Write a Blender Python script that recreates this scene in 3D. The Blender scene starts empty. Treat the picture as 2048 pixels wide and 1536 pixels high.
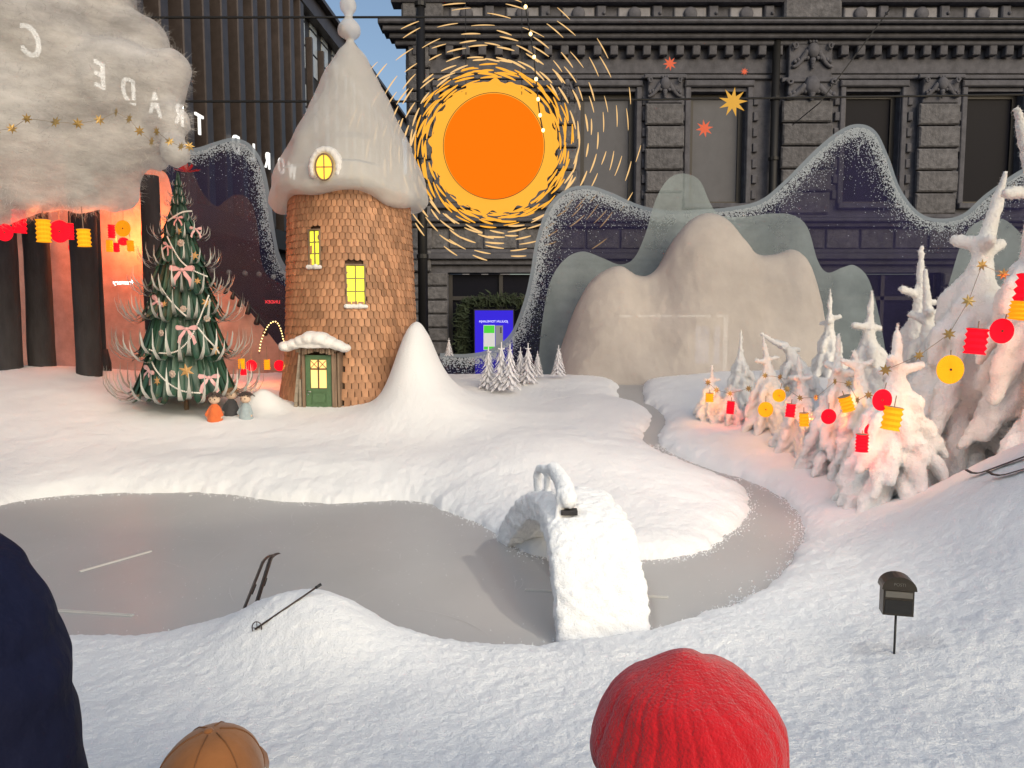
import bpy, bmesh, math, random
import numpy as np
from mathutils import Vector, Matrix, Euler
R = math.radians
rnd = random.Random(7)
sc = bpy.context.scene
C = sc.collection

# ---------------------------------------------------------------- camera, sky, lamps, exposure
EYE = (0.0, 0.0, 1.6)
F = 1500.0
PITCH = math.atan(128 / F)
cam = bpy.data.cameras.new('camera'); co = bpy.data.objects.new('camera', cam); C.objects.link(co)
co.location = EYE; co.rotation_euler = (math.pi / 2 - PITCH, 0, 0)
cam.sensor_width = 36; cam.lens = 36 * F / 2048; cam.clip_start = 0.05; cam.clip_end = 600
sc.camera = co
w = bpy.data.worlds.new('World'); sc.world = w; w.use_nodes = True
wn = w.node_tree; wn.nodes.clear()
sky = wn.nodes.new('ShaderNodeTexSky'); sky.sky_type = 'NISHITA'; sky.sun_disc = False
sky.sun_elevation = R(24); sky.sun_rotation = R(150); sky.dust_density = 4.0; sky.air_density = 1.0
bg = wn.nodes.new('ShaderNodeBackground'); bg.inputs['Strength'].default_value = 0.15
wo = wn.nodes.new('ShaderNodeOutputWorld')
wn.links.new(sky.outputs[0], bg.inputs[0]); wn.links.new(bg.outputs[0], wo.inputs[0])
sl = bpy.data.lights.new('sun', 'SUN'); sl.energy = 0.5; sl.angle = R(25); sl.color = (1, .97, .94)
so = bpy.data.objects.new('sun', sl); C.objects.link(so); so.rotation_euler = (R(66), 0, R(180 - 150 + 180))
sc.view_settings.view_transform = 'Standard'; sc.view_settings.look = 'None'
sc.view_settings.gamma = 1; sc.view_settings.exposure = 0.12; sc.view_settings.use_curve_mapping = False
sc.cycles.transparent_max_bounces = 24; sc.cycles.max_bounces = 6; sc.cycles.use_denoising = True
sc.cycles.caustics_reflective = False; sc.cycles.caustics_refractive = False

# display spotlights on a ceiling track above the window (the warm ones throw the shadows; the cool pair is added daylight fill)
SPOTS = [  # position, target, watts, cone deg, radius, colour
    ((1.75, 1.75, 3.35), (-0.35, 3.0, .7), 112, 62, .03, (1, .90, .76)),
    ((-.35, 1.7, 3.4), (.75, 3.3, .7), 46, 56, .03, (1, .93, .83)),
    ((-1.9, 1.9, 3.3), (-1.6, 4.4, 1.0), 66, 48, .03, (1, .88, .66)),
    ((.9, 2.4, 3.5), (-1.0, 5.1, 1.5), 78, 44, .04, (1, .90, .76)),
    ((-1.2, 2.2, 3.5), (1.9, 4.6, 1.0), 58, 52, .05, (1, .86, .74)),
    ((-.6, 1.25, 3.4), (-.3, 1.75, .7), 36, 100, .08, (.92, .96, 1)),  # added fill standing in for daylight on the front snow
    ((1.5, 1.25, 3.4), (1.5, 1.9, .7), 34, 95, .08, (.90, .95, 1)),  # right-hand twin of the added daylight fill
    ((.8, 3.0, 3.6), (1.75, 4.1, 1.1), 40, 60, .05, (1, .93, .86)),
    ((.2, 3.6, 3.7), (1.6, 6.9, 1.8), 44, 60, .05, (1, .88, .74)),
    ((-.9, 3.2, 3.9), (-2.4, 4.3, 2.6), 22, 75, .05, (1, .90, .80)),
]

# ---------------------------------------------------------------- helpers
cp, sp = math.cos(PITCH), math.sin(PITCH)
def ray(px, py):
    u = (px - 1024) / F; v = (768 - py) / F
    return Vector((u, cp + v * sp, -sp + v * cp))
def at(px, py, Y):
    d = ray(px, py); t = Y / d.y
    return Vector((d.x * t, Y, EYE[2] + d.z * t))
def z0(y):
    y = np.asarray(y, float)
    k = 6.0
    return 0.70 + 0.15 * np.log1p(np.exp(np.clip((y - 3.7) * k, -40, 40))) / k - 0.27 * np.log1p(np.exp(np.clip((y - 6.25) * k, -40, 40))) / k
def flat(px, py):
    a, b = 1.0, 30.0
    for _ in range(50):
        m = (a + b) / 2
        if at(px, py, m).z > float(z0(m)): a = m
        else: b = m
    return at(px, py, a)

def _h(ix, iy, iz, seed):
    h = (ix.astype(np.uint32) * np.uint32(374761393) + iy.astype(np.uint32) * np.uint32(668265263) + iz.astype(np.uint32) * np.uint32(2147483647 & 1274126177) + np.uint32(seed * 974711 & 0xffffffff))
    h = (h ^ (h >> np.uint32(13))) * np.uint32(1274126177)
    h = h ^ (h >> np.uint32(16))
    return (h & np.uint32(0xffff)).astype(np.float64) / 32767.5 - 1
def vn(P, scale=1.0, seed=0):
    P = np.asarray(P, float) * scale + 1000.0
    i = np.floor(P).astype(np.int64); f = P - i; f = f * f * (3 - 2 * f)
    o = 0
    for a in (0, 1):
        for b in (0, 1):
            for c in (0, 1):
                wgt = (f[:, 0] if a else 1 - f[:, 0]) * (f[:, 1] if b else 1 - f[:, 1]) * (f[:, 2] if c else 1 - f[:, 2])
                o = o + wgt * _h(i[:, 0] + a, i[:, 1] + b, i[:, 2] + c, seed)
    return o
def fbm(P, scale, octs=3, seed=0):
    o = 0; a = 1.0
    for k in range(octs):
        o = o + a * vn(P, scale * 2 ** k, seed + k); a *= .5
    return o

def tag(o, label=None, cat=None, group=None, kind=None):
    if label: o['label'] = label
    if cat: o['category'] = cat
    if group: o['group'] = group
    if kind: o['kind'] = kind
    return o
def empty(name, loc=(0, 0, 0), rz=0, label=None, cat=None, group=None):
    o = bpy.data.objects.new(name, None); C.objects.link(o); o.location = loc; o.rotation_euler = (0, 0, rz)
    o.empty_display_size = .05
    return tag(o, label, cat, group)
def link(name, me, parent=None, loc=None, rot=None, scl=None):
    o = bpy.data.objects.new(name, me); C.objects.link(o)
    if parent: o.parent = parent
    if loc is not None: o.location = loc
    if rot is not None: o.rotation_euler = rot
    if scl is not None: o.scale = scl if hasattr(scl, '__len__') else (scl,) * 3
    return o
def mesh(name, vs, fs, mat=None, smooth=False):
    me = bpy.data.meshes.new(name)
    me.from_pydata([tuple(v) for v in vs], [], fs)
    if mat: me.materials.append(mat)
    if smooth: me.polygons.foreach_set('use_smooth', [True] * len(me.polygons))
    me.update(); return me
class MB:
    def __init__(s): s.v = []; s.f = []
    def add(s, vs, fs, M=None):
        n = len(s.v)
        s.v += [tuple(M @ Vector(v)) if M is not None else tuple(v) for v in vs]
        s.f += [tuple(i + n for i in f) for f in fs]; return s
    def box(s, x0, x1, y0, y1, z0_, z1, M=None):
        vs = [(x0, y0, z0_), (x1, y0, z0_), (x1, y1, z0_), (x0, y1, z0_), (x0, y0, z1), (x1, y0, z1), (x1, y1, z1), (x0, y1, z1)]
        return s.add(vs, [(0, 3, 2, 1), (4, 5, 6, 7), (0, 1, 5, 4), (1, 2, 6, 5), (2, 3, 7, 6), (3, 0, 4, 7)], M)
    def bbox(s, x0, x1, y0, y1, z0_, z1, b, M=None):   # bevelled face towards -y
        if x1 < x0: x0, x1 = x1, x0
        vs = [(x0, y1, z0_), (x1, y1, z0_), (x1, y1, z1), (x0, y1, z1), (x0, y0 + b, z0_), (x1, y0 + b, z0_), (x1, y0 + b, z1), (x0, y0 + b, z1),
              (x0 + b, y0, z0_ + b), (x1 - b, y0, z0_ + b), (x1 - b, y0, z1 - b), (x0 + b, y0, z1 - b)]
        return s.add(vs, [(3, 2, 1, 0), (0, 1, 5, 4), (1, 2, 6, 5), (2, 3, 7, 6), (3, 0, 4, 7), (4, 5, 9, 8), (5, 6, 10, 9), (6, 7, 11, 10), (7, 4, 8, 11), (8, 9, 10, 11)], M)
    def tube(s, pts, rad, n=8, cap=True):
        pts = [Vector(p) for p in pts]; m = len(pts)
        if not hasattr(rad, '__len__'): rad = [rad] * m
        vs = []; fs = []; up = None
        for i, p in enumerate(pts):
            t = (pts[min(i + 1, m - 1)] - pts[max(i - 1, 0)])
            t = t.normalized() if t.length > 1e-9 else Vector((0, 0, 1))
            if up is None:
                up = t.orthogonal().normalized()
            up = (up - t * up.dot(t)); up = up.normalized() if up.length > 1e-6 else t.orthogonal().normalized()
            b = t.cross(up)
            for k in range(n):
                a = 2 * math.pi * k / n
                vs.append(p + (up * math.cos(a) + b * math.sin(a)) * rad[i])
        for i in range(m - 1):
            for k in range(n):
                fs.append((i * n + k, i * n + (k + 1) % n, (i + 1) * n + (k + 1) % n, (i + 1) * n + k))
        if cap:
            fs.append(tuple(range(n - 1, -1, -1))); fs.append(tuple((m - 1) * n + k for k in range(n)))
        return s.add(vs, fs)
    def lathe(s, prof, n=24, c=(0, 0, 0), cap=True):   # prof: (r, z)
        vs = [(c[0] + r * math.cos(2 * math.pi * k / n), c[1] + r * math.sin(2 * math.pi * k / n), c[2] + z) for r, z in prof for k in range(n)]
        fs = [(i * n + k, i * n + (k + 1) % n, (i + 1) * n + (k + 1) % n, (i + 1) * n + k) for i in range(len(prof) - 1) for k in range(n)]
        if cap:
            fs.append(tuple(range(n - 1, -1, -1))); fs.append(tuple((len(prof) - 1) * n + k for k in range(n)))
        return s.add(vs, fs)
    def ball(s, c, r, n=12, m=8, q=(1, 1, 1)):
        prof = [(math.sin(math.pi * (i + .02) / (m + .04)), -math.cos(math.pi * (i + .02) / (m + .04))) for i in range(m + 1)]
        b = MB().lathe(prof, n)
        return s.add([(c[0] + v[0] * r * q[0], c[1] + v[1] * r * q[1], c[2] + v[2] * r * q[2]) for v in b.v], b.f)
    def prism(s, poly, y0, y1, M=None):      # poly in xz
        n = len(poly)
        vs = [(x, y0, z) for x, z in poly] + [(x, y1, z) for x, z in poly]
        fs = [tuple(range(n)), tuple(range(2 * n - 1, n - 1, -1))] + [(k, k + n, (k + 1) % n + n, (k + 1) % n) for k in range(n)]
        return s.add(vs, fs, M)
    def me(s, name, mat, smooth=False): return mesh(name, s.v, s.f, mat, smooth)
    def ob(s, name, mat, parent=None, smooth=False, **k): return link(name, s.me(name, mat, smooth), parent, **k)

# ---------------------------------------------------------------- materials
def M_(name, col, rough=.6, noise=None, bump=None, metal=0, emit=None, es=1, sheen=0, alpha=None, spec=.5, vary=0, stretch=None):
    m = bpy.data.materials.new(name); m.use_nodes = True; nt = m.node_tree; p = nt.nodes['Principled BSDF']
    p.inputs['Base Color'].default_value = (*col, 1); p.inputs['Roughness'].default_value = rough; p.inputs['Metallic'].default_value = metal
    p.inputs['Specular IOR Level'].default_value = spec
    if sheen: p.inputs['Sheen Weight'].default_value = sheen
    if emit: p.inputs['Specular IOR Level'].default_value = 0
    if emit: p.inputs['Emission Color'].default_value = (*emit, 1); p.inputs['Emission Strength'].default_value = es
    if noise or bump:
        tc = nt.nodes.new('ShaderNodeTexCoord'); src = tc.outputs['Object']
        if stretch:
            mp = nt.nodes.new('ShaderNodeMapping'); mp.inputs['Scale'].default_value = stretch; nt.links.new(src, mp.inputs[0]); src = mp.outputs[0]
    colout = None
    if noise:      # (scale, dark factor)
        n = nt.nodes.new('ShaderNodeTexNoise'); n.inputs['Scale'].default_value = noise[0]; n.inputs['Detail'].default_value = 5; n.inputs['Roughness'].default_value = .65
        nt.links.new(src, n.inputs['Vector'])
        cr = nt.nodes.new('ShaderNodeValToRGB'); cr.color_ramp.elements[0].position = .3; cr.color_ramp.elements[1].position = .7
        cr.color_ramp.elements[0].color = (*[c * noise[1] for c in col], 1); cr.color_ramp.elements[1].color = (*[min(1, c * (2 - noise[1])) if c * (2 - noise[1]) < .92 else .92 for c in col], 1)
        nt.links.new(n.outputs[0], cr.inputs[0]); colout = cr.outputs[0]
    if vary:
        ge = nt.nodes.new('ShaderNodeNewGeometry'); oi = nt.nodes.new('ShaderNodeObjectInfo')
        ad = nt.nodes.new('ShaderNodeMath'); nt.links.new(ge.outputs['Random Per Island'], ad.inputs[0]); nt.links.new(oi.outputs['Random'], ad.inputs[1])
        fr = nt.nodes.new('ShaderNodeMath'); fr.operation = 'FRACT'; nt.links.new(ad.outputs[0], fr.inputs[0])
        mr = nt.nodes.new('ShaderNodeMapRange'); mr.inputs[3].default_value = 1 - vary; mr.inputs[4].default_value = 1 + vary; nt.links.new(fr.outputs[0], mr.inputs[0])
        hs = nt.nodes.new('ShaderNodeHueSaturation'); nt.links.new(mr.outputs[0], hs.inputs['Value'])
        if colout: nt.links.new(colout, hs.inputs['Color'])
        else: hs.inputs['Color'].default_value = (*col, 1)
        colout = hs.outputs[0]
    if colout: nt.links.new(colout, p.inputs['Base Color'])
    if bump:       # list of (scale, strength, distance)
        prev = None
        for sc_, st, di in bump:
            n = nt.nodes.new('ShaderNodeTexNoise'); n.inputs['Scale'].default_value = sc_; n.inputs['Detail'].default_value = 3; nt.links.new(src, n.inputs['Vector'])
            b = nt.nodes.new('ShaderNodeBump'); b.inputs['Strength'].default_value = st; b.inputs['Distance'].default_value = di
            nt.links.new(n.outputs[0], b.inputs['Height'])
            if prev: nt.links.new(prev.outputs[0], b.inputs['Normal'])
            prev = b
        nt.links.new(prev.outputs[0], p.inputs['Normal'])
    if alpha is not None:
        p.inputs['Alpha'].default_value = alpha
    return m
MAT = {}
MAT['snow'] = M_('snow', (.84, .84, .84), .9, noise=(3.0, .97), bump=[(70, .3, .005), (170, .7, .005), (400, .8, .003)], sheen=.1, spec=.15)
MAT['fleece'] = M_('fleece', (.85, .835, .81), .95, noise=(9, .96), bump=[(60, .5, .009), (150, .8, .006), (320, .8, .003)], sheen=.1, spec=.1)
MAT['cloud'] = M_('cloud_fleece', (.56, .54, .52), .95, noise=(2.6, .62), bump=[(9, .35, .03), (60, .6, .006), (190, .5, .003)], sheen=.3, spec=.05, alpha=.72, stretch=(1, 1, 2.2))  # sheer so letters behind show through like a reflection on the glass
MAT['cap'] = M_('cap_fleece', (.74, .73, .70), .95, noise=(7, .95), bump=[(30, .3, .008), (220, .5, .003)], sheen=.3, spec=.1, alpha=.58)  # part see-through, imitating the reflection that lies over the roof
MAT['ice'] = M_('ice', (.43, .42, .41), .34, noise=(1.6, .95), bump=[(14, .04, .002)], spec=.08)
MAT['scratch'] = M_('ice_scratch', (.55, .54, .53), .5)
MAT['crumb'] = M_('powder', (.85, .85, .86), .6, spec=.4)
MAT['shingle'] = M_('cedar', (.40, .21, .115), .6, noise=(28, .72), bump=[(90, .35, .003)], vary=.30, stretch=(1, 1, .18), spec=.3)
MAT['core'] = M_('dark_wood', (.07, .035, .02), .8)
MAT['wood'] = M_('old_wood', (.22, .15, .10), .75, noise=(30, .6), bump=[(80, .4, .003)], stretch=(1, 1, .12))
MAT['plank'] = M_('grey_plank', (.30, .25, .19), .8, noise=(26, .65), bump=[(70, .4, .003)], stretch=(.12, 1, 1), vary=.15)
MAT['green_door'] = M_('green_paint', (.085, .16, .075), .5, noise=(25, .85))
MAT['black'] = M_('black_paint', (.012, .012, .013), .45)
MAT['alu'] = M_('brushed_aluminium', (.62, .61, .58), .5)
MAT['steel'] = M_('steel', (.55, .55, .55), .25, metal=1)
MAT['lit_green'] = M_('lit_yellow_pane', (.8, .7, .1), .5, emit=(.80, .86, .04), es=1.0)
MAT['lit_warm'] = M_('lit_warm_pane', (.8, .5, .2), .5, emit=(1, .60, .20), es=.85)
MAT['lit_orange'] = M_('lit_orange_pane', (.8, .5, .1), .5, emit=(1, .62, .05), es=.95)
MAT['sun_orange'] = M_('sun_orange', (.10, .02, .002), .6, emit=(1, .185, .004), es=.95)
MAT['sun_yellow'] = M_('sun_yellow', (.10, .05, .01), .6, emit=(1, .44, .045), es=1.0)
MAT['sun_ray'] = M_('sun_ray', (.10, .08, .04), .6, emit=(1, .60, .25), es=.9)
MAT['lant_red'] = M_('red_paper', (.75, .008, .02), .7, emit=(1, .010, .028), es=.62)
MAT['lant_yel'] = M_('yellow_paper', (.72, .32, .015), .7, emit=(1, .37, .012), es=.62)
MAT['gold'] = M_('gold_card', (.42, .27, .09), .38, metal=.6, noise=(20, .8))
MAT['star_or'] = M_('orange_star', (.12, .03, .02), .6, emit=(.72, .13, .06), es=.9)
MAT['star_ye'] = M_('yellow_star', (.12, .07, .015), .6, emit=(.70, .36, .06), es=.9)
MAT['bark'] = M_('dark_bark', (.035, .033, .036), .9, noise=(8, .5), bump=[(20, .6, .01), (90, .5, .004)], stretch=(1, 1, .25))
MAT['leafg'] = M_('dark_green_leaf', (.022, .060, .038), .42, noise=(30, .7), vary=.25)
MAT['pink'] = M_('pink_satin', (.72, .40, .40), .35, sheen=.3)
MAT['bead'] = M_('pearl', (.75, .72, .66), .3)
MAT['redflower'] = M_('red_petal', (.55, .02, .025), .5)
MAT['string'] = M_('string', (.25, .2, .15), .8)
MAT['card'] = M_('white_card', (.74, .73, .76), .7)
MAT['bulb'] = M_('warm_bulb', (1, .8, .4), .4, emit=(1, .72, .28), es=3)
MAT['wire'] = M_('cable', (.01, .01, .011), .6)
MAT['mailbox'] = M_('bronze_metal', (.062, .054, .046), .38, metal=.6, noise=(12, .8))
MAT['mailtext'] = M_('relief_letters', (.2, .19, .17), .4, metal=.5)

def grad_leaf(name, c0, c1, z_lo, z_hi):      # a leaf whose silvery tip is its own colour
    m = bpy.data.materials.new(name); m.use_nodes = True; nt = m.node_tree; p = nt.nodes['Principled BSDF']
    uv = nt.nodes.new('ShaderNodeAttribute'); uv.attribute_name = 'tip'
    cr = nt.nodes.new('ShaderNodeValToRGB'); cr.color_ramp.elements[0].position = z_lo; cr.color_ramp.elements[1].position = z_hi
    cr.color_ramp.elements[0].color = (*c0, 1); cr.color_ramp.elements[1].color = (*c1, 1)
    nt.links.new(uv.outputs['Fac'], cr.inputs[0])
    oi = nt.nodes.new('ShaderNodeObjectInfo'); mr = nt.nodes.new('ShaderNodeMapRange'); mr.inputs[3].default_value = .65; mr.inputs[4].default_value = 1.35
    nt.links.new(oi.outputs['Random'], mr.inputs[0]); hs = nt.nodes.new('ShaderNodeHueSaturation'); nt.links.new(mr.outputs[0], hs.inputs['Value'])
    nt.links.new(cr.outputs[0], hs.inputs['Color']); nt.links.new(hs.outputs[0], p.inputs['Base Color'])
    p.inputs['Roughness'].default_value = .38
    return m
MAT['leaf'] = grad_leaf('tree_leaf', (.030, .080, .050), (.50, .50, .46), .68, .82)

def capsule(mb, p0, r0, p1, r1, n=14):
    p0 = Vector(p0); p1 = Vector(p1); d = p1 - p0; L = d.length; d = d / L
    pts = []; rad = []
    for k in range(5):
        a = math.pi / 2 * k / 4; pts.append(p0 - d * (r0 * math.cos(a)) ); rad.append(max(.02 * r0, r0 * math.sin(a)))
    for k in range(1, 4):
        pts.append(p0 + d * L * k / 4); rad.append(r0 + (r1 - r0) * k / 4)
    for k in range(5):
        a = math.pi / 2 * k / 4; pts.append(p1 + d * (r1 * math.sin(a))); rad.append(max(.02 * r1, r1 * math.cos(a)))
    mb.tube(pts, rad, n)
def melt(mb, name, mat, voxel, noise=(), smooth_it=4):
    """join overlapping shapes into one continuous skin"""
    me = mesh(name + '_raw', mb.v, mb.f)
    o = bpy.data.objects.new('tmp', me); C.objects.link(o)
    m = o.modifiers.new('r', 'REMESH'); m.mode = 'VOXEL'; m.voxel_size = voxel
    if smooth_it:
        s = o.modifiers.new('s', 'SMOOTH'); s.iterations = smooth_it; s.factor = .6
    dg = bpy.context.evaluated_depsgraph_get()
    out = bpy.data.meshes.new_from_object(o.evaluated_get(dg))
    out.name = name; bpy.data.objects.remove(o); bpy.data.meshes.remove(me)
    n = len(out.vertices); P = np.empty(n * 3); out.vertices.foreach_get('co', P); P = P.reshape(-1, 3)
    N = np.empty(n * 3); out.vertices.foreach_get('normal', N); N = N.reshape(-1, 3)
    d = 0
    for scl, amp, octs in noise: d = d + amp * fbm(P, scl, octs, int(scl) + 3)
    if noise: P = P + N * np.asarray(d)[:, None]
    out.vertices.foreach_set('co', P.ravel())
    out.materials.clear(); out.materials.append(mat)
    out.polygons.foreach_set('use_smooth', [True] * len(out.polygons)); out.update()
    return out
def fuzz(me, n, length, width, seed=0, droop=.3, mat=None):
    """add n fine fibres to a fleece mesh, as real geometry in the same mesh"""
    rs_ = np.random.RandomState(seed); nv = len(me.vertices)
    P = np.empty(nv * 3); me.vertices.foreach_get('co', P); P = P.reshape(-1, 3); N = np.empty(nv * 3); me.vertices.foreach_get('normal', N); N = N.reshape(-1, 3)
    k = rs_.randint(0, nv, n); p = P[k] + rs_.normal(0, length * .15, (n, 3)) * .5; d = N[k] + rs_.normal(0, .55, (n, 3)); d /= np.linalg.norm(d, axis=1, keepdims=True)
    sd = np.cross(d, rs_.normal(0, 1, (n, 3))); sd /= np.linalg.norm(sd, axis=1, keepdims=True) + 1e-9; sd *= width / 2
    L = length * rs_.uniform(.4, 1.2, (n, 1)); m1 = p + d * L * .55; tip = p + d * L * .8 + (rs_.normal(0, .35, (n, 3)) - np.array([0, 0, droop])) * L * .5
    p = p - N[k] * .002
    V_ = np.stack([p - sd, p + sd, m1 + sd * .8, m1 - sd * .8, tip], 1).reshape(-1, 3)
    b = nv + 5 * np.arange(n)[:, None]
    quads = np.concatenate([b, b + 1, b + 2, b + 3], 1); tris = np.concatenate([b + 3, b + 2, b + 4], 1)
    ov = [tuple(x) for x in P]; of = [tuple(q.vertices) for q in me.polygons]
    out = bpy.data.meshes.new(me.name); out.from_pydata(ov + V_.tolist(), [], of + quads.tolist() + tris.tolist())
    out.materials.append(me.materials[0]); out.polygons.foreach_set('use_smooth', [True] * len(out.polygons)); out.update()
    nm = me.name; bpy.data.meshes.remove(me); out.name = nm
    return out
def text_mesh(s, size, depth):
    cu = bpy.data.curves.new('t', 'FONT'); cu.body = s; cu.size = size; cu.extrude = depth; cu.align_x = 'CENTER'; cu.align_y = 'CENTER'
    o = bpy.data.objects.new('t', cu); C.objects.link(o)
    dg = bpy.context.evaluated_depsgraph_get(); me = bpy.data.meshes.new_from_object(o.evaluated_get(dg))
    vs = [tuple(v.co) for v in me.vertices]; fs = [tuple(p.vertices) for p in me.polygons]
    bpy.data.objects.remove(o); bpy.data.meshes.remove(me)
    return vs, fs
def smooth_curve(pts, n=12):
    out = []
    P = [np.array(p, float) for p in pts]
    for i in range(len(P) - 1):
        a = P[max(i - 1, 0)]; b = P[i]; c = P[i + 1]; d = P[min(i + 2, len(P) - 1)]
        for k in range(n):
            t = k / n
            out.append(tuple(.5 * ((2 * b) + (-a + c) * t + (2 * a - 5 * b + 4 * c - d) * t * t + (-a + 3 * b - 3 * c + d) * t ** 3)))
    out.append(tuple(P[-1])); return out
def copy_tree(o, parent=None):
    c = o.copy(); C.objects.link(c); c.parent = parent
    for ch in list(o.children): copy_tree(ch, c)
    return c

# ---------------------------------------------------------------- the snow ground and the frozen pond
shore_px = [(-260, 1050), (-100, 1025), (0, 1008), (110, 992), (250, 985), (420, 985), (560, 1000), (680, 1005), (780, 1000), (846, 1003), (912, 1026),
            (965, 1046), (999, 1066), (1030, 1090), (1080, 1112), (1150, 1124), (1220, 1122), (1278, 1117), (1340, 1115), (1392, 1102), (1426, 1085), (1460, 1062),
            (1488, 1033), (1492, 1000), (1478, 977), (1426, 953), (1380, 936), (1334, 916), (1295, 893), (1284, 869), (1296, 849), (1299, 834), (1288, 819),
            (1263, 809), (1222, 803), (1164, 800), (1100, 801), (1050, 804), (1050, 800), (1100, 797), (1164, 796), (1222, 798), (1268, 802), (1306, 812), (1328, 831), (1332, 849), (1320, 869),
            (1317, 884), (1338, 901), (1372, 919), (1430, 939), (1495, 960), (1547, 981), (1582, 1009), (1603, 1033), (1613, 1067), (1606, 1102), (1582, 1136),
            (1533, 1181), (1495, 1202), (1426, 1233), (1340, 1261), (1240, 1285), (1135, 1297), (1078, 1308), (1012, 1312), (945, 1311), (879, 1308), (829, 1302),
            (780, 1296), (700, 1284), (600, 1276), (520, 1270), (435, 1268), (373, 1275), (290, 1283), (166, 1289), (95, 1291), (0, 1292), (-260, 1292)]
shore = []
for (a, b) in smooth_curve(shore_px, 4):
    p = flat(a, b); shore.append((p.x, p.y))
SH = np.array(shore)
def pond_dist(x, y):
    """signed distance to the shore line, negative on the ice"""
    P = np.stack([x, y], 1); best = np.full(len(x), 1e9); inside = np.zeros(len(x), bool)
    A = SH; B = np.roll(SH, -1, 0)
    for (ax, ay), (bx, by) in zip(A, B):
        ex, ey = bx - ax, by - ay; L = ex * ex + ey * ey + 1e-12
        t = np.clip(((x - ax) * ex + (y - ay) * ey) / L, 0, 1)
        best = np.minimum(best, (x - ax - t * ex) ** 2 + (y - ay - t * ey) ** 2)
        cr = ((ay > y) != (by > y))
        with np.errstate(divide='ignore', invalid='ignore'):
            xi = ax + (y - ay) * ex / (ey if abs(ey) > 1e-12 else 1e-12)
        inside ^= cr & (x < xi)
    d = np.sqrt(best)
    return np.where(inside, -d, d)
def mnd(x, y, cx, cy, h, rx, ry, p=2.0):
    q = ((x - cx) / rx) ** 2 + ((y - cy) / ry) ** 2
    return h * np.exp(-q ** (p / 2))
TX, TY = at(706, 760, 5.65).x, 5.65            # the tower
DM = (-.56, 1.95)                                # the mound in front
def snow_h(x, y, fine=True):
    x = np.asarray(x, float); y = np.asarray(y, float)
    P = np.stack([x, y, np.zeros_like(x)], 1)
    d = pond_dist(x, y) + .014 * fbm(P, 9, 3, 5) + .006 * vn(P, 45, 9)
    s = np.clip(d / .05, -1, 1)
    bank = np.where(d > 0, .012 + .045 * (1 - np.exp(-np.maximum(d, 0) / .05)) + .035 * (1 - np.exp(-np.maximum(d, 0) / .4)), -.03 + .0)
    bank = np.where((d > -.02) & (d <= 0), -.03 + .042 * (d + .02) / .02, bank)
    k = np.clip((d + .02) / .30, 0, 1); k = k * k * (3 - 2 * k)
    far = np.clip(d / .9, 0, 1)
    land = 0
    land = land + mnd(x, y, DM[0], DM[1], .095, .20, .20, 2.2) + mnd(x, y, DM[0] + .13, DM[1] - .10, .05, .26, .16)
    land_k = (mnd(x, y, 2.1, 2.55, .42, .52, .62, 2.4) + mnd(x, y, 1.45, 2.0, .06, .5, .4)
              + mnd(x, y, TX + .50, TY - .42, .40, .15, .30, 2.2) + mnd(x, y, TX + .64, TY - .45, .22, .17, .34, 1.5) + mnd(x, y, TX + .72, TY - .60, .06, .34, .4) + mnd(x, y, TX + .62, TY - .85, .09, .42, .34)
              + mnd(x, y, TX - .50, TY - .55, .13, .13, .13) + mnd(x, y, -3.6, 5.2, .22, 1.0, .9)
              + mnd(x, y, .25, 3.95, .07, .75, .5) + mnd(x, y, 3.1, 5.0, .25, .9, 1.3)
              + mnd(x, y, -1.3, 3.9, .05, .8, .3))
    out = z0(y) + bank + land * np.clip((d + .05) / .07, 0, 1) + land_k * k
    # low apron before the tower front stays clear of the door
    if fine:
        out = out + (d > 0) * (.020 * fbm(P, 1.7, 2, 21) * far + .0036 * fbm(P, 9, 2, 31) + .0018 * fbm(P, 48, 2, 41) + .0017 * vn(P, 120, 42))
    return out
def hit(px, py):
    """where a view ray meets the snow"""
    Y = np.arange(1.30, 9.0, .01); d = ray(px, py)
    X = d.x / d.y * Y; Z = EYE[2] + d.z / d.y * Y
    S = snow_h(X, Y, False); k = np.argmax(Z < S)
    return Vector((X[k], Y[k], S[k]))
def ground(x, y): return float(snow_h(np.array([x]), np.array([y]), False)[0])

NR, NC = 540, 700
yy = 1.262 * (8.6 / 1.262) ** (np.arange(NR) / (NR - 1)); ss = np.linspace(-1, 1, NC)
ss = .55 * ss + .45 * ss ** 3
X = (ss[None, :] * (1.05 * yy[:, None] + .9)); Y = np.repeat(yy[:, None], NC, 1)
Z = snow_h(X.ravel(), Y.ravel())
V = np.stack([X.ravel(), Y.ravel(), Z], 1)
idx = np.arange(NR * NC).reshape(NR, NC)
Fq = np.stack([idx[:-1, :-1].ravel(), idx[:-1, 1:].ravel(), idx[1:, 1:].ravel(), idx[1:, :-1].ravel()], 1)
me = bpy.data.meshes.new('snow_ground'); me.vertices.add(len(V)); me.vertices.foreach_set('co', V.ravel())
me.loops.add(Fq.size); me.loops.foreach_set('vertex_index', Fq.ravel()); me.polygons.add(len(Fq))
me.polygons.foreach_set('loop_start', np.arange(0, Fq.size, 4)); me.polygons.foreach_set('loop_total', np.full(len(Fq), 4))
me.polygons.foreach_set('use_smooth', np.ones(len(Fq), bool)); me.materials.append(MAT['snow']); me.update(); me.validate()
tag(link('snow_ground', me), kind='structure')
yi = np.linspace(1.6, 6.6, 80); vs = []; fs = []
for i, y in enumerate(yi):
    for j in range(2): vs.append(((-1 + 2 * j) * (1.0 * y + .3), y, float(z0(y)) - .002))
fs = [(2 * i, 2 * i + 1, 2 * i + 3, 2 * i + 2) for i in range(len(yi) - 1)]
tag(link('ice', mesh('ice', vs, fs, MAT['ice'], True)), kind='structure')
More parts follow.
